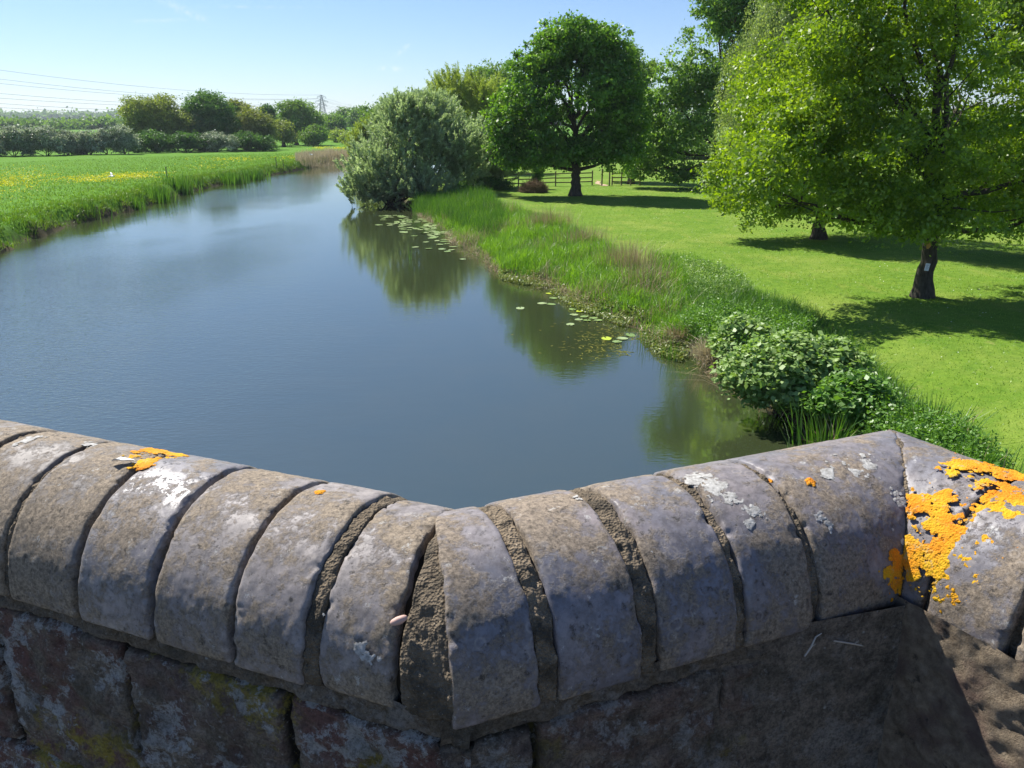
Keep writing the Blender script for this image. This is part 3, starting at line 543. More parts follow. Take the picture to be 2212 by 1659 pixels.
o = blades('bank_grass', q, (.10 + .36 * nn) * rng.uniform(.5, 1.2, len(q)), .04, G_MEADOW, .55, 2, bend=.9, rnd=np.clip(nn * 1.2 - .25 + rng.normal(0, .2, len(q)), 0, 1)); kind(o, 'stuff', 'rough grass hanging over the left river bank')
# buttercups
fl = []
for (cx, cy, sx, sy, n) in ((20, 400, 60, 22, 1500), (-40, 415, 70, 22, 900), (140, 388, 90, 9, 750), (270, 383, 70, 6, 1100), (205, 392, 60, 8, 500), (60, 378, 60, 8, 160), (90, 366, 40, 4, 90), (330, 375, 30, 3, 200), (500, 346, 60, 4, 260), (640, 342, 40, 3, 160), (720, 321, 34, 2.0, 900), (690, 335, 20, 3, 90), (440, 360, 50, 6, 120)):
    a = rng.normal(0, 1, (n, 2)); p = np.array([G(cx + u * sx * .6, max(cy + v_ * sy * .6, 300), 1.05) for u, v_ in a]); fl.append(p)
fl = np.concatenate(fl); kk = (fbm(fl * [1, .5, 1], .45, 3) > .44) & (sdist(fl[:, 0], fl[:, 1]) > 1.5); fl = fl[kk]; fl[:, 2] = gheight(fl[:, 0], fl[:, 1]) + rng.uniform(.18, .36, len(fl))
nrm = unit(rng.normal(size=fl.shape) + [0, -.5, .7]); a = unit(np.cross(nrm, rng.normal(size=fl.shape))); sz = .07 * np.clip(fl[:, 1] / 60, .9, 2.6)
o = leaves('buttercups', fl, a, np.cross(nrm, a), sz, sz, rng.random(len(fl)), FLOWER); kind(o, 'stuff', 'yellow buttercup drifts in the left meadow')
# tan reeds at the bend
q = scatter([(640, 361), (700, 356), (768, 352), (768, 342), (700, 345), (640, 350)], 9000, .3, 69)
o = blades('dry_reeds', q, rng.uniform(.4, 1.2, len(q)) * (.3 + 1.8 * fbm(q, .35, 3)), .06, G_DRYREED, .25, 2); kind(o, 'stuff', 'tan dry reeds at the far river bend')
# clumps as things
def clump(name, label, cat, loc, n, rad, h, wd, mat, lean, group=None, seg=3, seed=0, dry=0):
    r = np.random.default_rng(seed + 900); loc = np.asarray(loc, float); t = thing(name, label, cat, loc, group)
    p = np.column_stack([r.normal(0, rad * .5, (n, 2)), np.zeros(n)]) + loc
    az = np.arctan2(p[:, 1] - loc[1], p[:, 0] - loc[0]) + r.normal(0, .6, n)
    blades('blades', p, h * r.uniform(.5, 1.1, n), wd, mat, lean, seg, t, loc, r.random(n), .8, az)['kind'] = 'stuff'
    if dry: blades('dead_blades', p[:dry] * 1, h * r.uniform(.5, 1.0, dry), wd, G_DRY, lean * 1.5, seg, t, loc, r.random(dry), .9)['kind'] = 'stuff'
    return t
def gp(px, py, z=.7): return base_at(px, py, z)
clump('grass_tuft', 'bright tall grass tuft behind the bramble bush', 'grass tuft', gp(1712, 702), 260, .45, .85, .022, G_REED, .25, seed=1)
clump('iris_clump', 'dark green iris clump in front of the bramble bush at the water', 'iris', gp(1800, 935, .4), 170, .55, 1.05, .03, G_SEDGE, .2, seed=2, dry=12)
clump('iris_clump', 'tall iris clump standing right of the bramble at the lawn edge', 'iris', gp(2015, 925, .6), 260, .55, .95, .026, G_SEDGE, .28, seed=3, dry=14)
clump('iris_clump', 'spiky iris clump just behind the corner of the parapet', 'iris', gp(2120, 1010, .6), 260, .5, .9, .024, G_SEDGE, .3, seed=4, dry=14)
clump('grass_tuft', 'grey straw tuft at the right edge beside the parapet', 'grass tuft', gp(2215, 1040, .7), 120, .4, .7, .014, G_DRY, .4, seed=5)
for i, (px, py, nb, rd, hh_, lab) in enumerate([(176, 474, 300, .9, 1.5, 'dark sedge clump in the water by the left bank, nearest of them'), (215, 462, 200, .8, 1.2, 'sedge clump just behind the nearest one on the left bank'), (275, 452, 260, 1.0, 1.2, 'low sedge patch under the eroded left bank'),
     (335, 436, 300, 1.3, 1.5, 'broad dark sedge clump halfway along the left bank'), (382, 419, 300, 1.2, 1.9, 'tall bluish sedge clump beyond the halfway point of the left bank'), (410, 408, 200, 1.1, 1.4, 'small sedge clump past the tall bluish one'), (500, 396, 240, 1.6, 1.5, 'distant sedge clump near the end of the left bank'), (545, 388, 200, 1.6, 1.4, 'far low sedge clump before the bend')]):
    g0 = G(px, py); g0[2] = -.05; clump('sedge_clump', lab, 'sedge', g0, nb, rd, hh_, .05 + .01 * i, G_SEDGE, .1, 'sedge clumps along the left bank', 2, 20 + i)
for i, (px, py, nb, hh_, lab) in enumerate([(1190, 502, 420, 1.1, 'pinkish dry dock stems at the top of the reed bed, below the maple'), (1262, 536, 360, .9, 'dry stalks in the middle of the reed bed edge'), (1355, 578, 420, 1.15, 'tallest brown dry stalks beside the lawn'), (1400, 604, 160, 1.0, 'thin dry stalks right of the tallest brown ones'), (1100, 470, 120, .9, 'sparse dry stalks left of the pinkish dock stems')]):
    clump('dry_stalks', lab, 'dry stalks', gp(px, py, .6), int(nb * 1.5), 1.1, hh_ * 1.15, .016, G_DRY, .16, 'dry stalks along the reed bed', 2, 40 + i)
for i, (px, py, nb, hh_, rd, mt, lab) in enumerate([(1530, 768, 330, .55, .38, G_DRYREED, 'brown collapsed grass hummock left of the bramble at the water'), (1470, 728, 240, .45, .35, G_DRY, 'straw hummock at the end of the reed bed'), (1405, 745, 60, .8, .5, G_SEDGE, 'thin reeds standing in the water before the straw hummock'), (1450, 775, 50, .7, .45, G_SEDGE, 'sparse green reeds in the water beside the brown hummock'), (885, 560, 5, .9, .1, G_SEDGE, 'few lone reed stems standing out in the river'), (1120, 520, 1, .5, .1, G_SEDGE, '')]):
    if lab: clump('grass_hummock' if i < 2 else 'reed_stems', lab, 'grass tuft' if i < 2 else 'reeds', G(px, py, .0 if i > 1 else .25) - [0, 0, .1 if i > 1 else 0], nb, rd, hh_, .018, mt, .55 if i < 2 else .12, None, 3, 60 + i)
# bramble bush
def bramble(label, px, py, specs, n, seed, mat=L_BRAMBLE):
    b = gp(px, py, .5); b[2] = .2; D = b[1]
    return tree('bramble_bush', label, 'bush', b, plobes(D, specs), mat, n, 22, .115, .17, bough=.5, trunk_r=.02, stems=8, gap=.22, seed=seed, limbs=14, twigs=5, up=1.6, slim=.72, tone=.5, minz=.02, shell=.22)
bramble('big pale-leaved bramble bush hanging over the water', 1700, 850, [(1700, 795, 102, 52), (1630, 812, 66, 44, -.2), (1785, 780, 68, 44, .2), (1735, 842, 88, 36, -.4), (1740, 748, 48, 26, .1), (1665, 855, 42, 26, -.4)], 1400, 71)
bramble('lower bramble sprawl right of the big bush, mixed with grass', 1830, 890, [(1855, 850, 55, 44), (1810, 870, 55, 34, -.2), (1890, 880, 40, 30)], 380, 72, L_NETTLE)
bramble('small bramble shoot behind the brown hummock', 1610, 760, [(1620, 715, 50, 28), (1580, 745, 40, 26)], 220, 73)

# ------------------------------------------------------------------ lily pads (a few shared meshes, one object each)
M = Mat('lily_pad'); a_ = M.n('ObjectInfo').outputs['Random']; PAD = M.principled(M.mix(a_, (.17, .27, .07), (.34, .42, .19)), .32, M.bump(M.noise(20, 2), .3, .004), .5)
M = Mat('lily_pad_young'); PADY = M.principled((.40, .50, .03), .35)
def padmesh(k, mat):
    r = np.random.default_rng(k); n = 26; th = np.linspace(.22, 2 * math.pi - .22, n); rad = 1 + .04 * r.normal(size=n); v = [(0, 0, .0)]
    for q_, zz in ((.55, .0), (1, .02)): v += [(rad[i] * q_ * math.cos(th[i]), rad[i] * q_ * .82 * math.sin(th[i]), zz + r.normal(0, .012 * q_)) for i in range(n)]
    v = np.array(v); f3 = [[0, 1 + i, 2 + i] for i in range(n - 1)]; f4 = [[1 + i, 1 + n + i, 2 + n + i, 2 + i] for i in range(n - 1)]
    m = mesh('lily_pad', v, [f3, f4], mat, None, True); me = m.data; bpy.data.objects.remove(m); return me
pms = [padmesh(k, PAD) for k in range(5)]; pmy = [padmesh(k + 9, PADY) for k in range(2)]
placed = []
def pad(px, py, sz, label, group, young=False):
    p = G(px, py, .012); 
    for q_ in placed:
        if (q_[0] - p[0]) ** 2 + (q_[1] - p[1]) ** 2 < (q_[2] + sz) ** 2 * .55: return
    placed.append((p[0], p[1], sz)); o = bpy.data.objects.new('lily_pad', random.choice(pmy if young else pms)); C.collection.objects.link(o)
    o.location = (float(p[0]), float(p[1]), .012 + random.random() * .01); o.scale = (sz, sz, sz); o.rotation_euler = (random.gauss(0, .03), random.gauss(0, .03), random.random() * 6.28); tag(o, label, 'lily pad', group)
random.seed(5)
for k in range(700):
    t = random.random(); cx = 830 + 160 * t; cy = 462 + 58 * t; px = random.gauss(cx + 14, 22); py = random.gauss(cy, 9)
    if py < 462 + (px - 820) * .1 or px < 815 or sum(1 for _ in placed) > 125: continue
    if math.sin(px * .11) + math.sin(py * .37 + px * .05) < -.5: continue
    pad(px, py, random.uniform(.16, .30), 'round pale lily pad in the crowded raft beside the silver willow', 'lily pads of the raft by the willow')
for (px, py) in ((897, 534), (940, 520), (950, 528), (965, 527), (975, 540), (985, 531), (1000, 533), (955, 538), (967, 543), (927, 537), (1020, 541), (1150 - 150, 527)):
    pad(px, py, .2, 'flat pale lily pad adrift just below the raft by the willow', 'lily pads adrift below the raft')
for (px, py, lab) in ((1000 + 0, 560, 'single lily pad alone in mid water left of the reed bed point'), (1124, 666, 'leftmost lily pad of the loose group off the reed bed'), (1196, 644, 'lily pad at the far side of the loose group off the reed bed'), (1171, 655, 'lily pad between the leftmost and the far one of the loose group'), (1222, 642, 'lily pad nearest the bank in the loose group'), (1190, 657, 'middle lily pad of the loose group off the reed bed')):
    pad(px, py, .17, lab, 'loose lily pads off the reed bed')
for (px, py) in ((1237, 668), (1262, 684), (1282, 687), (1278, 675), (1250, 690), (1292, 692), (1268, 692), (1288, 680), (1240, 680), (1232, 701)):
    pad(px, py, .15, 'small lily pad in the tangle of weed at the bank', 'lily pads in the weed at the bank')
pad(1344, 731, .17, 'left pad of the nearest pale pair with a yellow leaf beside it', 'nearest lily pads'); pad(1362, 724, .17, 'rear pad of the nearest pale trio of lily pads', 'nearest lily pads'); pad(1333, 738, .15, 'front pad of the nearest trio of lily pads', 'nearest lily pads')
for (px, py) in ((1310, 731), (1296, 733), (1322, 730)):
    pad(px, py, .17, 'yellow-green young lily leaf lying by the nearest pads', 'yellow young lily leaves', True)
pad(1188, 634, .16, 'yellow lily leaf behind the loose group', 'lone yellow lily leaf', True)
pad(1254, 672, .17, 'yellow lily leaf among the small pads at the bank', 'bank yellow lily leaf', True)
# drowned weed just breaking the surface
q = np.array([G(px, py, .004) for px, py in zip(rng.normal(1370, 75, 900), rng.normal(735, 26, 900))]); q = q[(fbm(q, 1.1, 3) > .52) & (sdist(q[:, 0], q[:, 1]) < 0)]
a = unit(np.column_stack([rng.normal(size=(len(q), 2)), np.zeros(len(q))])); b = np.column_stack([-a[:, 1], a[:, 0], np.zeros(len(q))])
o = leaves('water_weed', q, a, b, .16, .035, rng.random(len(q)), leaf_mat('weed', (.07, .09, .015), (.20, .20, .03), .1)); kind(o, 'stuff', 'yellowish weed just under the surface near the bank')

# ------------------------------------------------------------------ notice on the near oak, tag, fence, brush heap
n0 = V(2003, 577, DA - .26); tn = thing('notice', 'white paper notice fixed to the nearest oak trunk', 'notice', n0)
pm = Mat('paper'); PAPER = pm.principled((.72, .74, .80), .5); im = Mat('ink'); INK = im.principled((.25, .27, .32), .7)
g = Geo(); g.box((-.075, 0, 0), (.075, 0, 0), .006, .22); o = g.obj('sheet', PAPER, tn, False)
g = Geo()
for k in range(6): g.box((-.055, -.006, .07 - k * .026), (.055 - (k % 3) * .02, -.006, .07 - k * .026), .004, .008)
g.obj('text_lines', INK, tn, False); tn.rotation_euler = (0, R(8), R(12))
n1_ = V(2006, 530, DA - .27); 
g = Geo(); k = 12; th = np.arange(k) * 2 * math.pi / k; rr = .07 * (1 + .18 * np.sin(th * 3 + 1)); v = np.array([(rr[i] * math.cos(th[i]), s * .012, 1.4 * rr[i] * math.sin(th[i])) for s in (-1, 1) for i in range(k)])
g.add(v, [[i, (i + 1) % k, k + (i + 1) % k, k + i] for i in range(k)]); g.add(v, [list(range(k))]); g.add(v, [list(range(2 * k - 1, k - 1, -1))])
sc_ = g.obj('pruning_scar', Mat('fresh_wood').principled((.50, .27, .07), .8), near_oak, False, np.array(bA) - n1_)

def fence(label, pts, posts, rails, hgt, group):
    b = pts[0]; t = thing('wooden_fence', label, 'fence', b, group)
    for p in posts:
        g = Geo(); g.box((0, 0, -.2), (0, 0, hgt + .12), .11, .11, (0, 1, 0)); g.obj('post', WOOD, t, False, np.array(b) - p)
    for (p0, p1) in zip(pts[:-1], pts[1:]):
        for k in range(rails):
            h = hgt * (.92 - k * .32); g = Geo(); j = rng.normal(0, .02, 2); g.box(np.array(p0) + [0, -.07, h + j[0]], np.array(p1) + [0, -.07, h + j[1]], .04, .095); g.obj('rail', WOOD, t, False, b)
def fp(px, py=400): return base_at(px, py, .85)
pl = [fp(x, y) for x, y in ((1010, 408), (1045, 406), (1082, 405), (1120, 404), (1160, 403), (1200, 402), (1240, 401), (1279, 400))]
fence('long rustic post and rail fence left of the footpath gap', pl, pl, 3, 1.15, None)
pr = [fp(x, 400) for x in (1322, 1342, 1362, 1382)]
fence('short three-rail fence section right of the footpath gap', pr, pr, 3, 1.15, None)
for px, lab in ((1300, 'tall thin gate post left of the footpath gap'), (1316, 'stout gate post right of the footpath gap')):
    p = fp(px, 401); g = Geo(); g.box((0, 0, -.2), (0, 0, 1.45), .12, .12, (0, 1, 0)); g.box((-.03, -.08, 1.1), (.03, -.08, 1.1), .02, .3); o = g.obj('gate_post', WOOD, None, False); o.location = p; tag(o, lab, 'post')
# footpath through the gap
pa = [fp(1296, 402), fp(1312, 402), fp(1290, 391), fp(1283, 391)]; v = np.array(pa); g = []
u_ = np.linspace(0, 1, 12); vv = []
for a_t in u_:
    for b_t in (0, .33, .66, 1):
        p = (v[0] * (1 - b_t) + v[1] * b_t) * (1 - a_t) + (v[3] * (1 - b_t) + v[2] * b_t) * a_t; vv.append((p[0] + .2 * math.sin(a_t * 9), p[1], gz_at(p[0], p[1]) + .02))
pf = [[i * 4 + j, i * 4 + j + 1, i * 4 + j + 5, i * 4 + j + 4] for i in range(11) for j in range(3)]
M = Mat('bare_earth'); o = mesh('path', vv, pf, M.principled(M.mix(M.noise(3), (.36, .25, .15), (.48, .36, .23)), .95), smooth=True); kind(o, 'structure', 'bare earth footpath through the fence gap')
# brush heap
bh = base_at(1152, 415); t = thing('brush_heap', 'heap of cut brown branches on the lawn beside the round maple', 'brush heap', bh)
r = np.random.default_rng(77); n = 1300; d = unit(np.column_stack([r.normal(size=(n, 2)), np.abs(r.normal(0, .8, n))])); p = d * [1.05, .9, .85] * r.random(n)[:, None] ** .3; p *= (.8 + .45 * fbm(d * 2.2, 1, 3))[:, None]; a = unit(np.cross(d, r.normal(size=d.shape)) + np.array([0, 0, .35]) + d * .35); g = Geo()
for i in range(n): L_ = r.uniform(.2, .55); g.tube([p[i] - a[i] * L_, p[i] + r.normal(0, .05, 3), p[i] + a[i] * L_], [.018, .014, .005], 4)
g.obj('branches', bark_mat('cut_branch', (.10, .07, .045), (.26, .18, .11)), t)
g = Geo(); U, Vv = np.meshgrid(np.linspace(0, 2 * math.pi, 25), np.linspace(0, math.pi / 2, 9)); vv = np.stack([np.cos(U) * np.cos(Vv) * .78, np.sin(U) * np.cos(Vv) * .65, np.sin(Vv) * .55 - .05], -1).reshape(-1, 3); vv *= (.85 + .3 * fbm(vv, 3))[:, None]
g.add(vv, [[i * 25 + j, i * 25 + j + 1, i * 25 + j + 26, i * 25 + j + 25] for i in range(8) for j in range(24)]); g.obj('core', bark_mat('heap_core', (.03, .02, .012), (.09, .06, .035)), t)
# stakes on the left meadow edge
for px, py, h_, lab in ((362, 392, 1.3, 'thin stake on the left bank, nearest the camera'), (597, 359, 1.2, 'thin stake on the left bank before the tan reeds, left of a close pair'), (612, 358, 1.2, 'thin stake on the left bank, right of a close pair')):
    p = base_at(px, py, .9); g = Geo(); g.tube([(0, 0, -.2), (0.02, 0, h_ * .5), (0, 0, h_)], [.05, .045, .04], 6); g.box((-.06, 0, h_ - .1), (.10, 0, h_ - .1), .03, .06); o = g.obj('stake', WOOD, None, False); o.location = p; tag(o, lab, 'stake', None)

# ------------------------------------------------------------------ pylon and cables
STEEL = Mat('galvanised_steel').principled((.22, .24, .26), .6, Metallic=.3)
PD = 900; pb = base_D(701, PD); ptop = V(701, 205, PD)[2]; PH = ptop - pb[2]
t = thing('pylon', 'steel lattice electricity pylon on the horizon above the far trees', 'pylon', pb); g = Geo()
def wid(z): f_ = z / PH; return np.interp(f_, [0, .55, .8, 1], [5.2, 2.3, 1.3, .25])
lv = [PH * k / 13 for k in range(14)]; TH = .34
for sx, sy in ((-1, -1), (1, -1), (1, 1), (-1, 1)):
    for z0, z1 in zip(lv[:-1], lv[1:]): g.box((sx * wid(z0), sy * wid(z0), z0), (sx * wid(z1), sy * wid(z1), z1), TH, TH, (0, 1, 0))
for z0, z1 in zip(lv[:-1], lv[1:]):
    for (a, b) in (((-1, -1), (1, -1)), ((1, -1), (1, 1)), ((1, 1), (-1, 1)), ((-1, 1), (-1, -1))):
        for (m_, n_) in ((a, b), (b, a)): g.box((m_[0] * wid(z0), m_[1] * wid(z0), z0), (n_[0] * wid(z1), n_[1] * wid(z1), z1), .17, .17, (.3, .4, 1))
g.obj('tower', STEEL, t, False); tips = []
for hz_, L in ((.93, 4.6), (.78, 6.6), (.64, 5.2)):
    z = PH * hz_
    for s in (-1, 1):
        g = Geo(); tip = np.array([s * L, 0, z]); ww = wid(z)
        for sy in (-1, 1): g.box((s * ww, sy * ww, z - .6), tip, .25, .25); g.box((s * ww, sy * ww, z + 1.6), tip, .2, .2); g.box((s * ww, sy * ww, z + 1.6), (s * ww * .5 + tip[0] * .5, sy * ww * .5, z - .3), .15, .15)
        g.obj('cross_arm', STEEL, t, False); g = Geo(); g.tube([tip, tip - [0, 0, 1.7]], [.22, .22], 6); g.obj('insulator', STEEL, t, False); tips.append(pb + tip - [0, 0, 1.7])
tips.append(pb + np.array([0, 0, PH]))
CABLE = Mat('cable').principled((.10, .11, .13), .6)
lpx = [(-160, 150), (-160, 162), (-160, 186), (-160, 199), (-160, 211), (-160, 222), (-160, 128)]; names = ['top left', 'top right', 'middle left', 'middle right', 'bottom left', 'bottom right', 'earth']
for k, (tp, (ax, ay)) in enumerate(zip(tips, lpx)):
    e = V(ax, ay, 560 - (k % 2) * 12); n = 24; tt = np.linspace(0, 1, n)[:, None]; q = tp * (1 - tt) + e * tt; q[:, 2] -= 6.5 * 4 * (tt * (1 - tt))[:, 0]
    g = Geo(); g.tube(q, [.10] * n, 5); o = g.obj('power_cable', CABLE, None, True, tp); o.location = tp; tag(o, 'power cable from the %s pylon arm sagging to the left' % names[k] if k < 6 else 'thin earth wire from the pylon peak running left', 'cable', 'power cables left of the pylon')
for k, tp in enumerate(tips[:6]):
    e = V(1020, 282 - (k // 2) * 7, 1500 + (k % 2) * 12); n = 16; tt = np.linspace(0, 1, n)[:, None]; q = tp * (1 - tt) + e * tt; q[:, 2] -= 5 * 4 * (tt * (1 - tt))[:, 0]
    g = Geo(); g.tube(q, [.07] * n, 5); o = g.obj('power_cable', CABLE, None, True, tp); o.location = tp; tag(o, 'power cable from the %s pylon arm running right behind the trees' % names[k], 'cable', 'power cables right of the pylon')

# ------------------------------------------------------------------ birds
FEATH = Mat('white_feather').principled((.85, .85, .83), .7)
def bird(label, loc, s, rz):
    t = thing('gull', label, 'bird', loc); g = Geo(); q = [(-.26, 0, .0), (-.2, 0, .01), (-.08, 0, .0), (.06, 0, .0), (.16, 0, .03), (.22, 0, .045), (.27, 0, .035)]; g.tube(q, [.005, .035, .075, .08, .05, .035, .006], 8); g.obj('body', FEATH, t)
    for sd in (-1, 1):
        v = np.array([(.08, sd * .05, .03), (-.06, sd * .05, .03), (.12, sd * .32, .17), (-.03, sd * .32, .16), (-.02, sd * .68, .20)]); g = Geo(); g.add(np.concatenate([v, v - [0, 0, .012]]), [[0, 2, 3, 1], [5, 6, 8, 7]]); g.add(np.concatenate([v, v - [0, 0, .012]]), [[2, 4, 3], [7, 8, 9]]); g.obj('wing', FEATH, t, False)
    t.rotation_euler = (R(14), 0, rz); t.scale = (s, s, s)
bird('white gull gliding low over the yellow buttercups', V(241, 381, 70), 1.0, R(30)); bird('tiny white gull in front of the tan reeds at the bend', V(672, 334, 118), 1.0, R(160))

# ------------------------------------------------------------------ bridge parapet
h = .55; ZB = CAMZ - h; RAD = .137
apex = np.array([-.1025, 1.11]) * h
def arm(o, d): d = unit(np.array(d, float)); return dict(o=np.array(o, float), d=d)
AL = arm(apex, (-.9307, .3658)); AR = arm(apex, (.929, .37)); corner = np.array([.870, 1.497]) * h; AT = arm(corner, (.5, -.866))
AL['n'] = np.array([.3658, .9307]); AR['n'] = np.array([-.37, .929]); AT['n'] = np.array([.866, .5])
par = thing('bridge_parapet', 'weathered brick bridge parapet with half-round blue coping bricks across the foreground', 'parapet', (0, 0, ZB)); P0 = np.array([0, 0, ZB])
def tof(A, px, py): g = G(px, py, ZB)[:2]; return float((g - A['o']) @ A['d'])
KL = .394; KC = -math.tan((math.pi / 2 - math.acos(float(AR['d'] @ -AT['d'])) / 2)) if False else 0
# mitre slope at the far corner
cosang = float(AR['d'] @ AT['d']); half = math.acos(cosang) / 2; KM = math.tan(half)
def surf(A, T, PHI, rad):                # T along the front edge, PHI from straight up (negative = towards the viewer)
    u = RAD + rad * np.sin(PHI); z = rad * np.cos(PHI); xy = A['o'] + T[..., None] * A['d'] + u[..., None] * A['n']; return np.concatenate([xy, (ZB + z)[..., None]], -1)
def gridf(a, b):
    i = (np.arange(a - 1)[:, None] * b + np.arange(b - 1)[None]).ravel(); return np.stack([i, i + 1, i + b + 1, i + b], 1)
def piece(A, t0, t1, k0, k1, mat, name, seed, rad=None, amp=.0012, edge=.004, wob=.003, ns=64, nphi=190, p0=-96, p1=97, fr=70, drop=0, off2=None, pit=.0):
    rad = rad or RAD; ph = np.radians(np.linspace(p0, p1, nphi)); u = RAD + rad * np.sin(ph)
    T0 = t0 + k0 * u + wob * 2 * (fbm(np.stack([ph * 6 + seed, ph * 0 + seed * 3.3, ph * 0], -1), 1, 4) - .5); T1 = t1 + k1 * u + wob * 2 * (fbm(np.stack([ph * 6 + seed * 7, ph * 0, ph * 0 + 5], -1), 1, 4) - .5)
    s = np.linspace(0, 1, ns)[:, None]; T = T0[None] * (1 - s) + T1[None] * s; PH_ = np.broadcast_to(ph[None], T.shape); flip = t1 < t0
    ps = surf(A, T, PH_, np.full(T.shape, rad)); ed = np.minimum(np.abs(T - T0), np.abs(T1 - T)) 
    low = np.minimum(np.radians(p1) - PH_, PH_ - np.radians(p0)) * rad
    R_ = rad - edge * np.exp(-ed / (edge * .8)) * (.5 + fbm(ps, 60, 2)) + amp * 2 * (fbm(ps + seed, fr, 4) - .5) + .0012 * (fbm(ps + seed, 9, 2) - .5) - drop * s
    R_ = R_ - edge * np.exp(-low / (edge)); chip = fbm(ps + seed * 2.7, 42, 3); R_ = R_ - .0045 * sstep(.58, .72, chip) * np.exp(-ed / .006) * (fr < 100)
    if pit: R_ = R_ - pit * sstep(.60, .72, fbm(ps + 9, 120, 2))
    ps = surf(A, T, PH_, R_)
    # end faces going inwards so that the joints have depth
    vs = [ps.reshape(-1, 3)]; fs = [gridf(ns, nphi)]; n0 = ns * nphi
    for row, idx in ((0, 0), (1, (ns - 1) * nphi)):
        Te = T[0] if row == 0 else T[-1]; inn = surf(A, Te, ph, np.full(nphi, rad - .05)); vs.append(inn); a = idx + np.arange(nphi - 1); b = n0 + np.arange(nphi - 1)
        fs.append(np.stack([a, b, b + 1, a + 1], 1) if row == 0 else np.stack([a, a + 1, b + 1, b], 1)); n0 += nphi
    # underside lip
    a = np.arange(ns - 1) * nphi; under = ps[:, 0] + np.concatenate([A['n'] * .06, [0.004]]); vs.append(under); b = n0 + np.arange(ns - 1); fs.append(np.stack([a, a + nphi, b + 1, b], 1))
    return mesh(name, np.concatenate(vs) - P0, [np.concatenate(fs)], mat, par, True)

def coping_mat(name, base1, base2, cover, rough, grime1=(.33, .27, .19), grime2=(.13, .10, .07)):
    M = Mat(name); rd = M.n('ObjectInfo').outputs['Random']
    c = M.mix(M.rng(M.noise(11, 5, .6), .38, .62), base1, base2); c = M.mix(M.mul(rd, .30), c, (.24, .22, .20))
    mott = M.noise(60, 9, .8); c = M.mix(M.rng(mott, .42, .62, 0, .62), c, (.07, .060, .055))
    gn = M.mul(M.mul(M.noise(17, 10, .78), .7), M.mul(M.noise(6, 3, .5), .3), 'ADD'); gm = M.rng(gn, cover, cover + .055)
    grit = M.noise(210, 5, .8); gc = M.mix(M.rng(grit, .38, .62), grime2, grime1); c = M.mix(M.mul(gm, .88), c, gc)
    pit = M.rng(M.noise(85, 7, .82), .575, .63); c = M.mix(M.mul(pit, .8), c, (.045, .038, .030))
    vr = M.voro(52, rnd=1).outputs['Distance']; ring = M.mul(M.rng(vr, .20, .27), M.rng(vr, .38, .30)); rm = M.rng(M.noise(19, 3), .50, .58); c = M.mix(M.mul(M.mul(ring, rm), .40), c, (.34, .30, .26))
    pl_ = M.rng(M.noise(40, 9, .82), .60, .635); c = M.mix(M.mul(pl_, .7), c, (.46, .45, .42))
    b = M.bump(M.mul(grit, M.mul(gm, .8, 'MULTIPLY')), .75, .0022); b = M.bump(M.mul(pit, -1), .5, .0015, b); b = M.bump(mott, .3, .0018, b)
    return M.principled(c, M.rng(gm, 0, 1, rough, .88), b, .5)
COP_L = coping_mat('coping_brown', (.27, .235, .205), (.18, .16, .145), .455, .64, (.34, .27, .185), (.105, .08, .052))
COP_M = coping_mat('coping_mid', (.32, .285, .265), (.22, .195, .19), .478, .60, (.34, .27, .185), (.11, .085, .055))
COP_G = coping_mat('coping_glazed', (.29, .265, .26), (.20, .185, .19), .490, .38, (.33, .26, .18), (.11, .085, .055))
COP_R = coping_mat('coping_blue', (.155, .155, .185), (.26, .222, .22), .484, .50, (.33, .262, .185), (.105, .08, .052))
M = Mat('mortar'); nA = M.noise(90, 8, .75); nB = M.noise(28, 4, .6); vv_ = M.voro(320).outputs['Distance']; c = M.mix(M.rng(nA, .3, .7), (.10, .078, .052), (.31, .245, .17)); c = M.mix(M.mul(M.rng(nB, .52, .62), .85), c, (.055, .047, .035)); c = M.mix(M.mul(M.n('ObjectInfo').outputs['Random'], .45), c, (.09, .075, .055)); c = M.mix(M.rng(M.noise(330, 3, .7), .66, .74), c, (.50, .42, .32))
MORTAR = M.principled(c, .95, M.bump(M.mul(nA, vv_, 'ADD'), .9, .004), .2)
M = Mat('dark_core'); CORE = M.principled(M.mix(M.noise(60), (.02, .017, .013), (.06, .05, .035)), 1.0, spec=.1)

# left arm: brick limits measured along the front edge
tl = [tof(AL, *p) for p in ((852, 1512), (660, 1455), (500, 1410), (325, 1362), (160, 1318), (8, 1272))]
pitch = tl[-1] - tl[-2]; tl += [tl[-1] + pitch * k for k in (1, 2, 3, 4, 5, 6, 7, 8)]
mort = [.010, .015, .004, .006, .006, .0065] + [.008] * 10
nam = 'coping_brick'
for k in range(len(tl) - 1):
    a = tl[k] + .0025; b = tl[k + 1] - mort[k + 1] - .002
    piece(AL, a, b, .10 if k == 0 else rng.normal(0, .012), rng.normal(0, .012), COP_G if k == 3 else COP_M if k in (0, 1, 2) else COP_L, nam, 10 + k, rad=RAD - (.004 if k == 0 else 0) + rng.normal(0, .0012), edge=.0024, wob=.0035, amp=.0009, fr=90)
    if mort[k + 1] > .006: piece(AL, tl[k + 1] - mort[k + 1] - .003, tl[k + 1] + .001, 0, 0, MORTAR, 'mortar_joint', 60 + k, rad=RAD - .0045, amp=.004, edge=.002, ns=22, fr=110, wob=.005)
piece(AL, -.004, tl[0] - .006, KL, .10, MORTAR, 'mortar_joint', 55, rad=RAD - .005, amp=.0045, edge=.002, ns=80, fr=100, wob=.004)
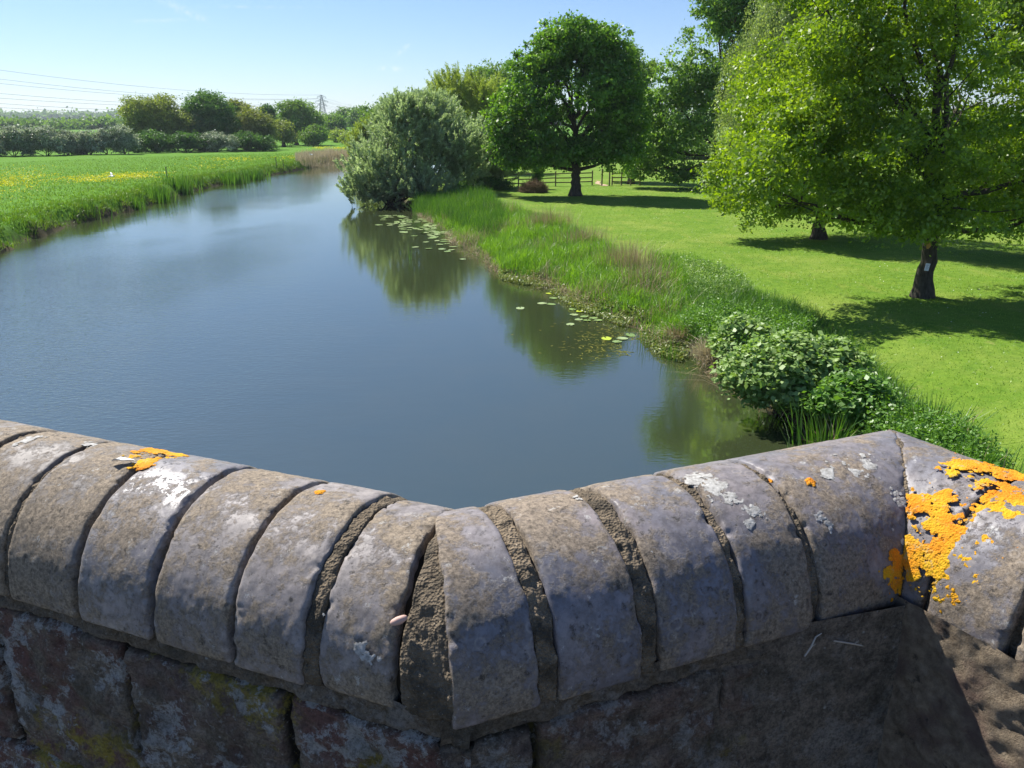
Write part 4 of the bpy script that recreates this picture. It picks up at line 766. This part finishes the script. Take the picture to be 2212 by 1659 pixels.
# right arm
tr = [0.0] + [tof(AR, *p) for p in ((1188, 1497), (1404, 1432), (1600, 1378), (1762, 1335))]; tend = float((corner - apex) @ AR['d'])
mw = [0, .024, .024, .014, .012]
for k in range(len(tr)):
    a = tr[k] + mw[k] / 2; last = k == len(tr) - 1; b = tend if last else tr[k + 1] - mw[k + 1] / 2
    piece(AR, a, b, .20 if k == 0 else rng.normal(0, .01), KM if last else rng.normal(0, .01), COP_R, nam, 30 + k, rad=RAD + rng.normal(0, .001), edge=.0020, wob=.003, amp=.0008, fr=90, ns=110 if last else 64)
    if k: piece(AR, tr[k] - mw[k] / 2 - .002, tr[k] + mw[k] / 2 - .002, 0, 0, MORTAR, 'mortar_joint', 80 + k, rad=RAD - .004, amp=.0045, edge=.002, ns=30, fr=110, wob=.006)
# return arm towards the viewer on the right
piece(AT, -.006, .006, -KM, -KM, MORTAR, 'mortar_joint', 90, rad=RAD - .0015, amp=.003, edge=.001, ns=16, fr=110, wob=.004)
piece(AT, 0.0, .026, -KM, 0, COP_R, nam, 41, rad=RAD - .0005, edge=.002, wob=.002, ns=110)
piece(AT, .028, .040, -.02, 0, MORTAR, 'mortar_joint', 91, rad=RAD - .006, amp=.005, edge=.002, ns=24, fr=110, wob=.004)
te = tof(AT, 2165, 1410)
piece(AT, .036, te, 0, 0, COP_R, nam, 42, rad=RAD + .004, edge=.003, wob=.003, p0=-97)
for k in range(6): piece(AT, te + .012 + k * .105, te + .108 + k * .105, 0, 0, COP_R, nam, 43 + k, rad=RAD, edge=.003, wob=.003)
piece(AT, te - .01, te + .02, 0, 0, MORTAR, 'mortar_joint', 92, rad=RAD - .014, amp=.004, edge=.002, ns=24, fr=110)
# dark core under all joints
def core(A, t0, t1, k0=0, k1=0): piece(A, t0, t1, k0, k1, CORE, 'core', 5, rad=RAD - .020, amp=.001, ns=30, nphi=60)
core(AL, 0, tl[-1], KL, 0); core(AR, 0, tend, KL, KM); core(AT, 0, te + .6, -KM, 0)

# brick wall faces below
M = Mat('old_brick'); bid = M.attr('bid'); jm = M.attr('joint'); tone_ = M.attr('redness')
c = M.mix(M.rng(M.noise(34, 9, .8), .36, .64), (.12, .10, .078), (.46, .38, .29)); red = M.mix(bid, (.29, .13, .10), (.21, .14, .12))
c = M.mix(M.mul(tone_, M.rng(M.noise(16, 5, .6), .42, .60)), c, red)
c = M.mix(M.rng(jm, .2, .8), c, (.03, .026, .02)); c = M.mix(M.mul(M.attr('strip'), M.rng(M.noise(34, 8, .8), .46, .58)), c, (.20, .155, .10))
yl = M.rng(M.mul(M.noise(22, 8, .75, dist=.1), M.noise(5, 2), 'ADD'), 1.06, 1.15); c = M.mix(M.mul(M.mul(yl, tone_), .85), c, (.46, .37, .06))
wl = M.rng(M.mul(M.noise(58, 9, .8), M.noise(13, 4), 'ADD'), 1.05, 1.10); c = M.mix(M.mul(M.mul(wl, M.rng(tone_, 0, 1, .25, 1)), .8), c, (.60, .61, .60))
wl3 = M.rng(M.noise(62, 8, .8), .62, .66); c = M.mix(M.mul(M.mul(wl3, M.rng(tone_, 0, 1, .3, 1)), .7), c, (.44, .44, .42)); wl2 = M.rng(M.noise(130, 6, .8), .585, .63); c = M.mix(M.mul(wl2, .75), c, (.44, .42, .37)); wl4 = M.rng(M.voro(58).outputs['Distance'], .13, .07); c = M.mix(M.mul(wl4, M.mul(M.rng(M.noise(15, 3), .48, .54), .8)), c, (.55, .55, .52))
c = M.mix(M.rng(M.noise(190, 6, .85), .40, .62, 0, .65), (.022, .018, .014), c) if False else M.mix(M.rng(M.noise(190, 6, .85), .54, .42, 0, .5), c, (.022, .018, .014)); mo = M.rng(M.noise(11, 5, .6), .52, .66); c = M.mix(M.mul(mo, .45), c, (.05, .05, .03))
BRICK = M.principled(c, .92, M.bump(M.mul(M.noise(70, 8, .75), M.mul(M.noise(200, 5, .8), .8), 'ADD'), 1.0, .010), .25)
M = Mat('sandy_stone'); c = M.mix(M.rng(M.noise(60, 8, .72), .3, .7), (.19, .145, .10), (.60, .48, .34)); c = M.mix(M.rng(M.noise(20, 5), .5, .66), c, (.26, .185, .145)); c = M.mix(M.mul(M.rng(M.noise(45, 6, .7), .60, .68), .8), c, (.08, .065, .05))
STONE = M.principled(c, .95, M.bump(M.mul(M.noise(80, 9, .82), M.noise(230, 5, .8), 'ADD'), 1.0, .012), .2)
def wall(A, t0, t1, inset, mat, name, seed, blen=.118, bh=.20, off=0, rough=.006, redn=1.0, k0=0, k1=0, step=.0035, top=.0, ledge=1.0):
    hs = np.concatenate([np.arange(0, .42, step), np.linspace(.42, 1.0, 30)[1:]]); ts = np.linspace(t0, t1, int(abs(t1 - t0) / step)); TT, HH = np.meshgrid(ts, hs, indexing='ij'); sh = TT.shape
    lf = (TT - off) / blen; row = np.floor((HH - .035) / bh); lf = lf + .5 * (row % 2); fi = np.floor(lf); fx = (lf - fi) * blen; fy = (HH - .035) - row * bh
    p = np.stack([TT, HH, 0 * TT + seed], -1); wb = .006 * (fbm(p, 25, 3) - .5); de = np.minimum(np.minimum(fx, blen - fx), np.minimum(fy, bh - fy)) + wb; j = sstep(.0065, .0025, de); j = np.where(HH < .035, .0, j) * (ledge > 0)
    bid_ = hsh(fi.astype(np.int64) + 50, row.astype(np.int64) + 9, np.full(sh, seed, np.int64)); bid_ = np.where((HH < .032) | (ledge == 0), .5, bid_)
    bulge = np.where(HH < .035 * ledge, .001 - .002 * (1 - HH / .035), (bid_ - .5) * .008)
    dep = inset + j * .014 - bulge + rough * 2.6 * (fbm(p + 3, 60, 5) - .5) + rough * (fbm(p, 12, 2) - .5)
    xy = A['o'] + TT[..., None] * A['d'] + dep[..., None] * A['n']; v = np.concatenate([xy, (ZB + top - HH)[..., None]], -1).reshape(-1, 3)
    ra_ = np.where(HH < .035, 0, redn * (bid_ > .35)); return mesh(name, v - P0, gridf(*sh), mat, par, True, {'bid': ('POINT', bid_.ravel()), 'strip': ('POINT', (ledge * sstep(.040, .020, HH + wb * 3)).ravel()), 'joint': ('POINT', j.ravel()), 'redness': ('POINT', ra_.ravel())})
tj = tof(AL, 575, 1470); wall(AL, -.012, 1.35, .008, BRICK, 'brick_wall', 3, .235, .235, off=tj, redn=1.0, top=-.003)
wall(AR, -.012, tend + .06, .008, BRICK, 'brick_wall', 8, .235, .19, off=.09, redn=.45, top=-.003)
wall(AT, -.06, .75, -.006, STONE, 'pier_wall', 12, .5, .5, off=.02, rough=.0034, top=.004, ledge=0)
# outer body of the wall down to the water
def prism(pg, z0, z1, mat, name):
    n = len(pg); v = [(*p, z) for z in (z0, z1) for p in pg]; o = mesh(name, np.array(v) - P0, [[[i, (i + 1) % n, n + (i + 1) % n, n + i] for i in range(n)]], mat, par); return o
ins = .05; dep_ = 2 * RAD - .015
fl_ = AL['o'] + AL['d'] * 1.9; ft = AT['o'] + AT['d'] * .9
pg = [fl_ + AL['n'] * ins, apex + np.array([0, ins * 1.07]), corner + np.array([0.06, -.0]) + AT['n'] * 0 + AR['n'] * .0, ft + AT['n'] * (ins + .02), ft + AT['n'] * dep_]
sol = np.linalg.solve(np.column_stack([AR['d'], -AT['d']]), (AT['o'] + AT['n'] * dep_) - (AR['o'] + AR['n'] * dep_)); pc = AR['o'] + AR['n'] * dep_ + AR['d'] * sol[0]
sol = np.linalg.solve(np.column_stack([AL['d'], -AR['d']]), (AR['o'] + AR['n'] * dep_) - (AL['o'] + AL['n'] * dep_)); pa_ = AL['o'] + AL['n'] * dep_ + AL['d'] * sol[0]
pg += [pc, pa_, fl_ + AL['n'] * dep_]; prism(pg, -1.0, ZB - .002, BRICK, 'outer_wall')
M = Mat('pavement_asphalt'); o = mesh('pavement', [(-6, -6, CAMZ - 1.55), (6, -6, CAMZ - 1.55), (6, .72, CAMZ - 1.55), (-6, .72, CAMZ - 1.55)], [[0, 1, 2, 3]], M.principled(M.mix(M.noise(80), (.04, .04, .04), (.09, .085, .08)), .9)); kind(o, 'structure', 'bridge pavement behind the parapet')

# ---- lichen and small things on the parapet
def hit(px, py):                         # nearest coping surface seen at a pixel -> (arm, t, phi, point)
    d = unit(ray(px, py)); best = None
    for nme, A in (('L', AL), ('R', AR), ('T', AT)):
        tt = np.linspace(.4, 2.6, 6000)[:, None]; q = np.array([0, 0, CAMZ]) + d * tt; rel = q[:, :2] - A['o']; t = rel @ A['d']; u = rel @ A['n'] - RAD; z = q[:, 2] - ZB
        ok = (u * u + z * z < RAD * RAD) & (z > -.01) & (t > -.03) & (t < (tend + .03 if A is AR else 3)) 
        if A is AR: ok &= t < tend + KM * (u + RAD)
        if ok.any():
            i = int(np.argmax(ok))
            if best is None or i < best[0]: best = (i, A, float(t[i]), math.atan2(u[i], z[i]), q[i])
    return best
def lichen(name, blobs, mat, seed, thick=.0028, thr=.0, res=.0011, nw=2.3):
    """a crust grown on the coping where the blobs (pixel centre, radius m) and ragged noise say so"""
    by = {}
    for (px, py, r_) in blobs:
        b = hit(px, py)
        if b: by.setdefault(id(b[1]), (b[1], []))[1].append((b[4], b[2], b[3], r_))
    g = Geo()
    for A, L in by.values():
        t0 = min(b[1] - b[3] * 1.5 for b in L); t1 = max(b[1] + b[3] * 1.5 for b in L); p0 = min(b[2] - b[3] * 1.5 / RAD for b in L); p1 = max(b[2] + b[3] * 1.5 / RAD for b in L); p0 = max(p0, -1.62)
        if A is AR: t1 = min(t1, tend + KM * 2 * RAD)
        nt = int((t1 - t0) / res) + 2; npz = int((p1 - p0) * RAD / res) + 2; TT, PP = np.meshgrid(np.linspace(t0, t1, nt), np.linspace(p0, p1, npz), indexing='ij'); ps = surf(A, TT, PP, np.full(TT.shape, RAD))
        m = np.full(TT.shape, -9.)
        for (c, _, _, r_) in L: m = np.maximum(m, 1 - np.linalg.norm(ps - c, axis=-1) / r_)
        nz = fbm(ps + seed, 48, 4); n2_ = fbm(ps + seed, 210, 3); m = m + (nz - .5) * nw + (n2_ - .5) * nw * .62 - thr
        u = RAD * np.sin(PP) + RAD
        if A is AR: m = np.where(TT > tend + KM * u, -1, m)
        if A is AT: m = np.where(TT < -KM * u * 0 + (-KM * u), -1, m)
        lift = np.clip(m, 0, .35) / .35; R_ = RAD + .0002 + thick * np.sqrt(lift) * (.55 + .9 * n2_) + (.0030 if A is AT else .0003); v = surf(A, TT, PP, R_).reshape(-1, 3); f = gridf(nt, npz)
        kk = (m.ravel()[f] > 0).sum(1) >= 2; g.add(v, f[kk])
    return g.obj(name, mat, par, True, P0) if g.n else None
M = Mat('lichen_orange'); z_ = M.noise(22, 3); c = M.mix(M.rng(z_, .40, .62), (.62, .20, .010), (.60, .36, .015)); c = M.mix(M.rng(M.noise(300, 4, .7), .5, .75), c, (.85, .34, .02)); c = M.mix(M.rng(M.noise(120, 6, .8), .54, .66), c, (.36, .17, .02)); c = M.mix(M.rng(M.noise(55, 6, .8), .58, .66), c, (.40, .33, .16))
ORANGE = M.principled(c, .85, M.bump(M.mul(M.voro(380).outputs['Distance'], M.noise(500, 3), 'ADD'), .55, .002), .2)
OB = [(2040, 1005, .020), (2010, 1045, .022), (2075, 1010, .020), (2120, 1012, .018), (2160, 1022, .018), (2200, 1030, .018), (1995, 1090, .018), (2035, 1085, .020), (2030, 1130, .022), (2050, 1170, .022), (2020, 1190, .018), (2060, 1215, .020), (2030, 1235, .022), (2070, 1270, .022), (2045, 1285, .020), (2095, 1265, .012),
      (2160, 1085, .020), (2200, 1075, .018), (2135, 1110, .016), (2190, 1120, .020), (2150, 1165, .020), (2200, 1160, .022), (2130, 1180, .014), (1960, 1180, .012), (1975, 1210, .014), (1935, 1230, .014), (1945, 1265, .015), (1925, 1200, .008), (1975, 1245, .014), (2120, 1050, .012), (1968, 1085, .006)]
lichen('orange_lichen', OB, ORANGE, 3.3, thr=-.02, thick=.0007, nw=3.0)
lichen('orange_lichen', [(a_, b_, r_ * 1.7) for a_, b_, r_ in OB], ORANGE, 23.3, thr=.95, thick=.0012, nw=4.2)
lichen('orange_lichen', [(290, 985, .016), (320, 1000, .016), (335, 975, .014), (360, 990, .014), (385, 985, .014), (405, 980, .010), (300, 1003, .010)], ORANGE, 6.1, thr=.1, thick=.0010, nw=3.4)
lichen('orange_lichen', [(1750, 1043, .006), (690, 1063, .0055), (1665, 1040, .005)], ORANGE, 9.1, thr=.05, thick=.0015)
M = Mat('lichen_grey'); GREY = M.principled(M.mix(M.rng(M.noise(180, 5, .7), .35, .65), (.22, .21, .19), (.48, .47, .44)), .9, M.bump(M.noise(300), .6, .002))
lichen('grey_lichen', [(1830, 1005, .020), (1870, 1010, .016), (1790, 1030, .010), (1935, 1010, .016), (1950, 1050, .014), (1945, 1090, .012), (1530, 1045, .016), (1500, 1035, .012), (1580, 1075, .008), (1640, 1105, .008), (1780, 1110, .009), (1930, 1140, .010), (1350, 1060, .006), (1250, 1075, .006), (1410, 1190, .006), (1950, 1170, .008), (1620, 1130, .005), (1790, 1130, .006)], GREY, 12.2, thr=.35, thick=.0003, nw=4.5)
lichen('grey_lichen', [(60, 950, .012), (130, 922, .008), (200, 960, .012), (800, 1420, .010), (780, 1400, .008), (820, 1380, .007), (700, 1330, .005)], GREY, 14.4, thr=.35, thick=.0003, nw=4.5)
# pebble, twigs, torn white scrap
b = hit(862, 1342); c_ = b[4]; U, Vv = np.meshgrid(np.linspace(0, 2 * math.pi, 17), np.linspace(-math.pi / 2, math.pi / 2, 9)); vv = np.stack([np.cos(U) * np.cos(Vv) * .0095, np.sin(U) * np.cos(Vv) * .004, np.sin(Vv) * .0042], -1).reshape(-1, 3); vv *= (.85 + .3 * fbm(vv, 300))[:, None]
o = mesh('pebble', vv, gridf(9, 17), Mat('pink_stone').principled((.52, .33, .27), .6), None, True); o.location = c_ + np.array([0, -.003, .003]); o.rotation_euler = (0, R(-18), R(10)); tag(o, 'small pinkish pebble lodged in the mortar joint', 'pebble')
def wall_pt(A, px, py, out=.006): d = ray(px, py); k = (A['o'] @ A['n'] + .004 - out) / (d[:2] @ A['n']); return np.array([0, 0, CAMZ]) + d * k
TW = Mat('dry_twig').principled((.42, .38, .32), .8)
for lab, pts_ in (('pale dry twig hanging across the shaded wall at the right', [(1800, 1384), (1845, 1391), (1890, 1400), (1945, 1406)]), ('short pale twig pointing up at the coping, left of the longer twig', [(1738, 1418), (1752, 1398), (1762, 1376), (1775, 1368)])):
    q = np.array([wall_pt(AR, *p, .012) for p in pts_]); g = Geo(); g.tube(q, [.0011, .0013, .001, .0006], 6); g.tube([q[1], q[1] + [.004, -.002, .006]], [.0007, .0004], 5); o = g.obj('twig', TW, None, True, q[0]); o.location = q[0]; tag(o, lab, 'twig')
b = hit(268, 1003); g = Geo(); v = np.array([(-.016, 0, .004), (-.008, -.006, .010), (0, -.002, .006), (.012, -.006, .008), (.014, .004, .003), (.004, .008, .004), (-.006, .006, .007)]); g.add(np.concatenate([v, v - [0, 0, .001]]), [[0, 1, 2, 6], [2, 3, 4, 5], [13, 9, 8, 7], [12, 11, 10, 9]]); g.add(np.concatenate([v, v - [0, 0, .001]]), [[2, 5, 6]])
o = g.obj('feather', Mat('down').principled((.72, .72, .70), .8), None, False); o.location = b[4] + np.array([0, 0, .001]); tag(o, 'small white feather scrap beside the orange lichen on the left coping', 'feather')
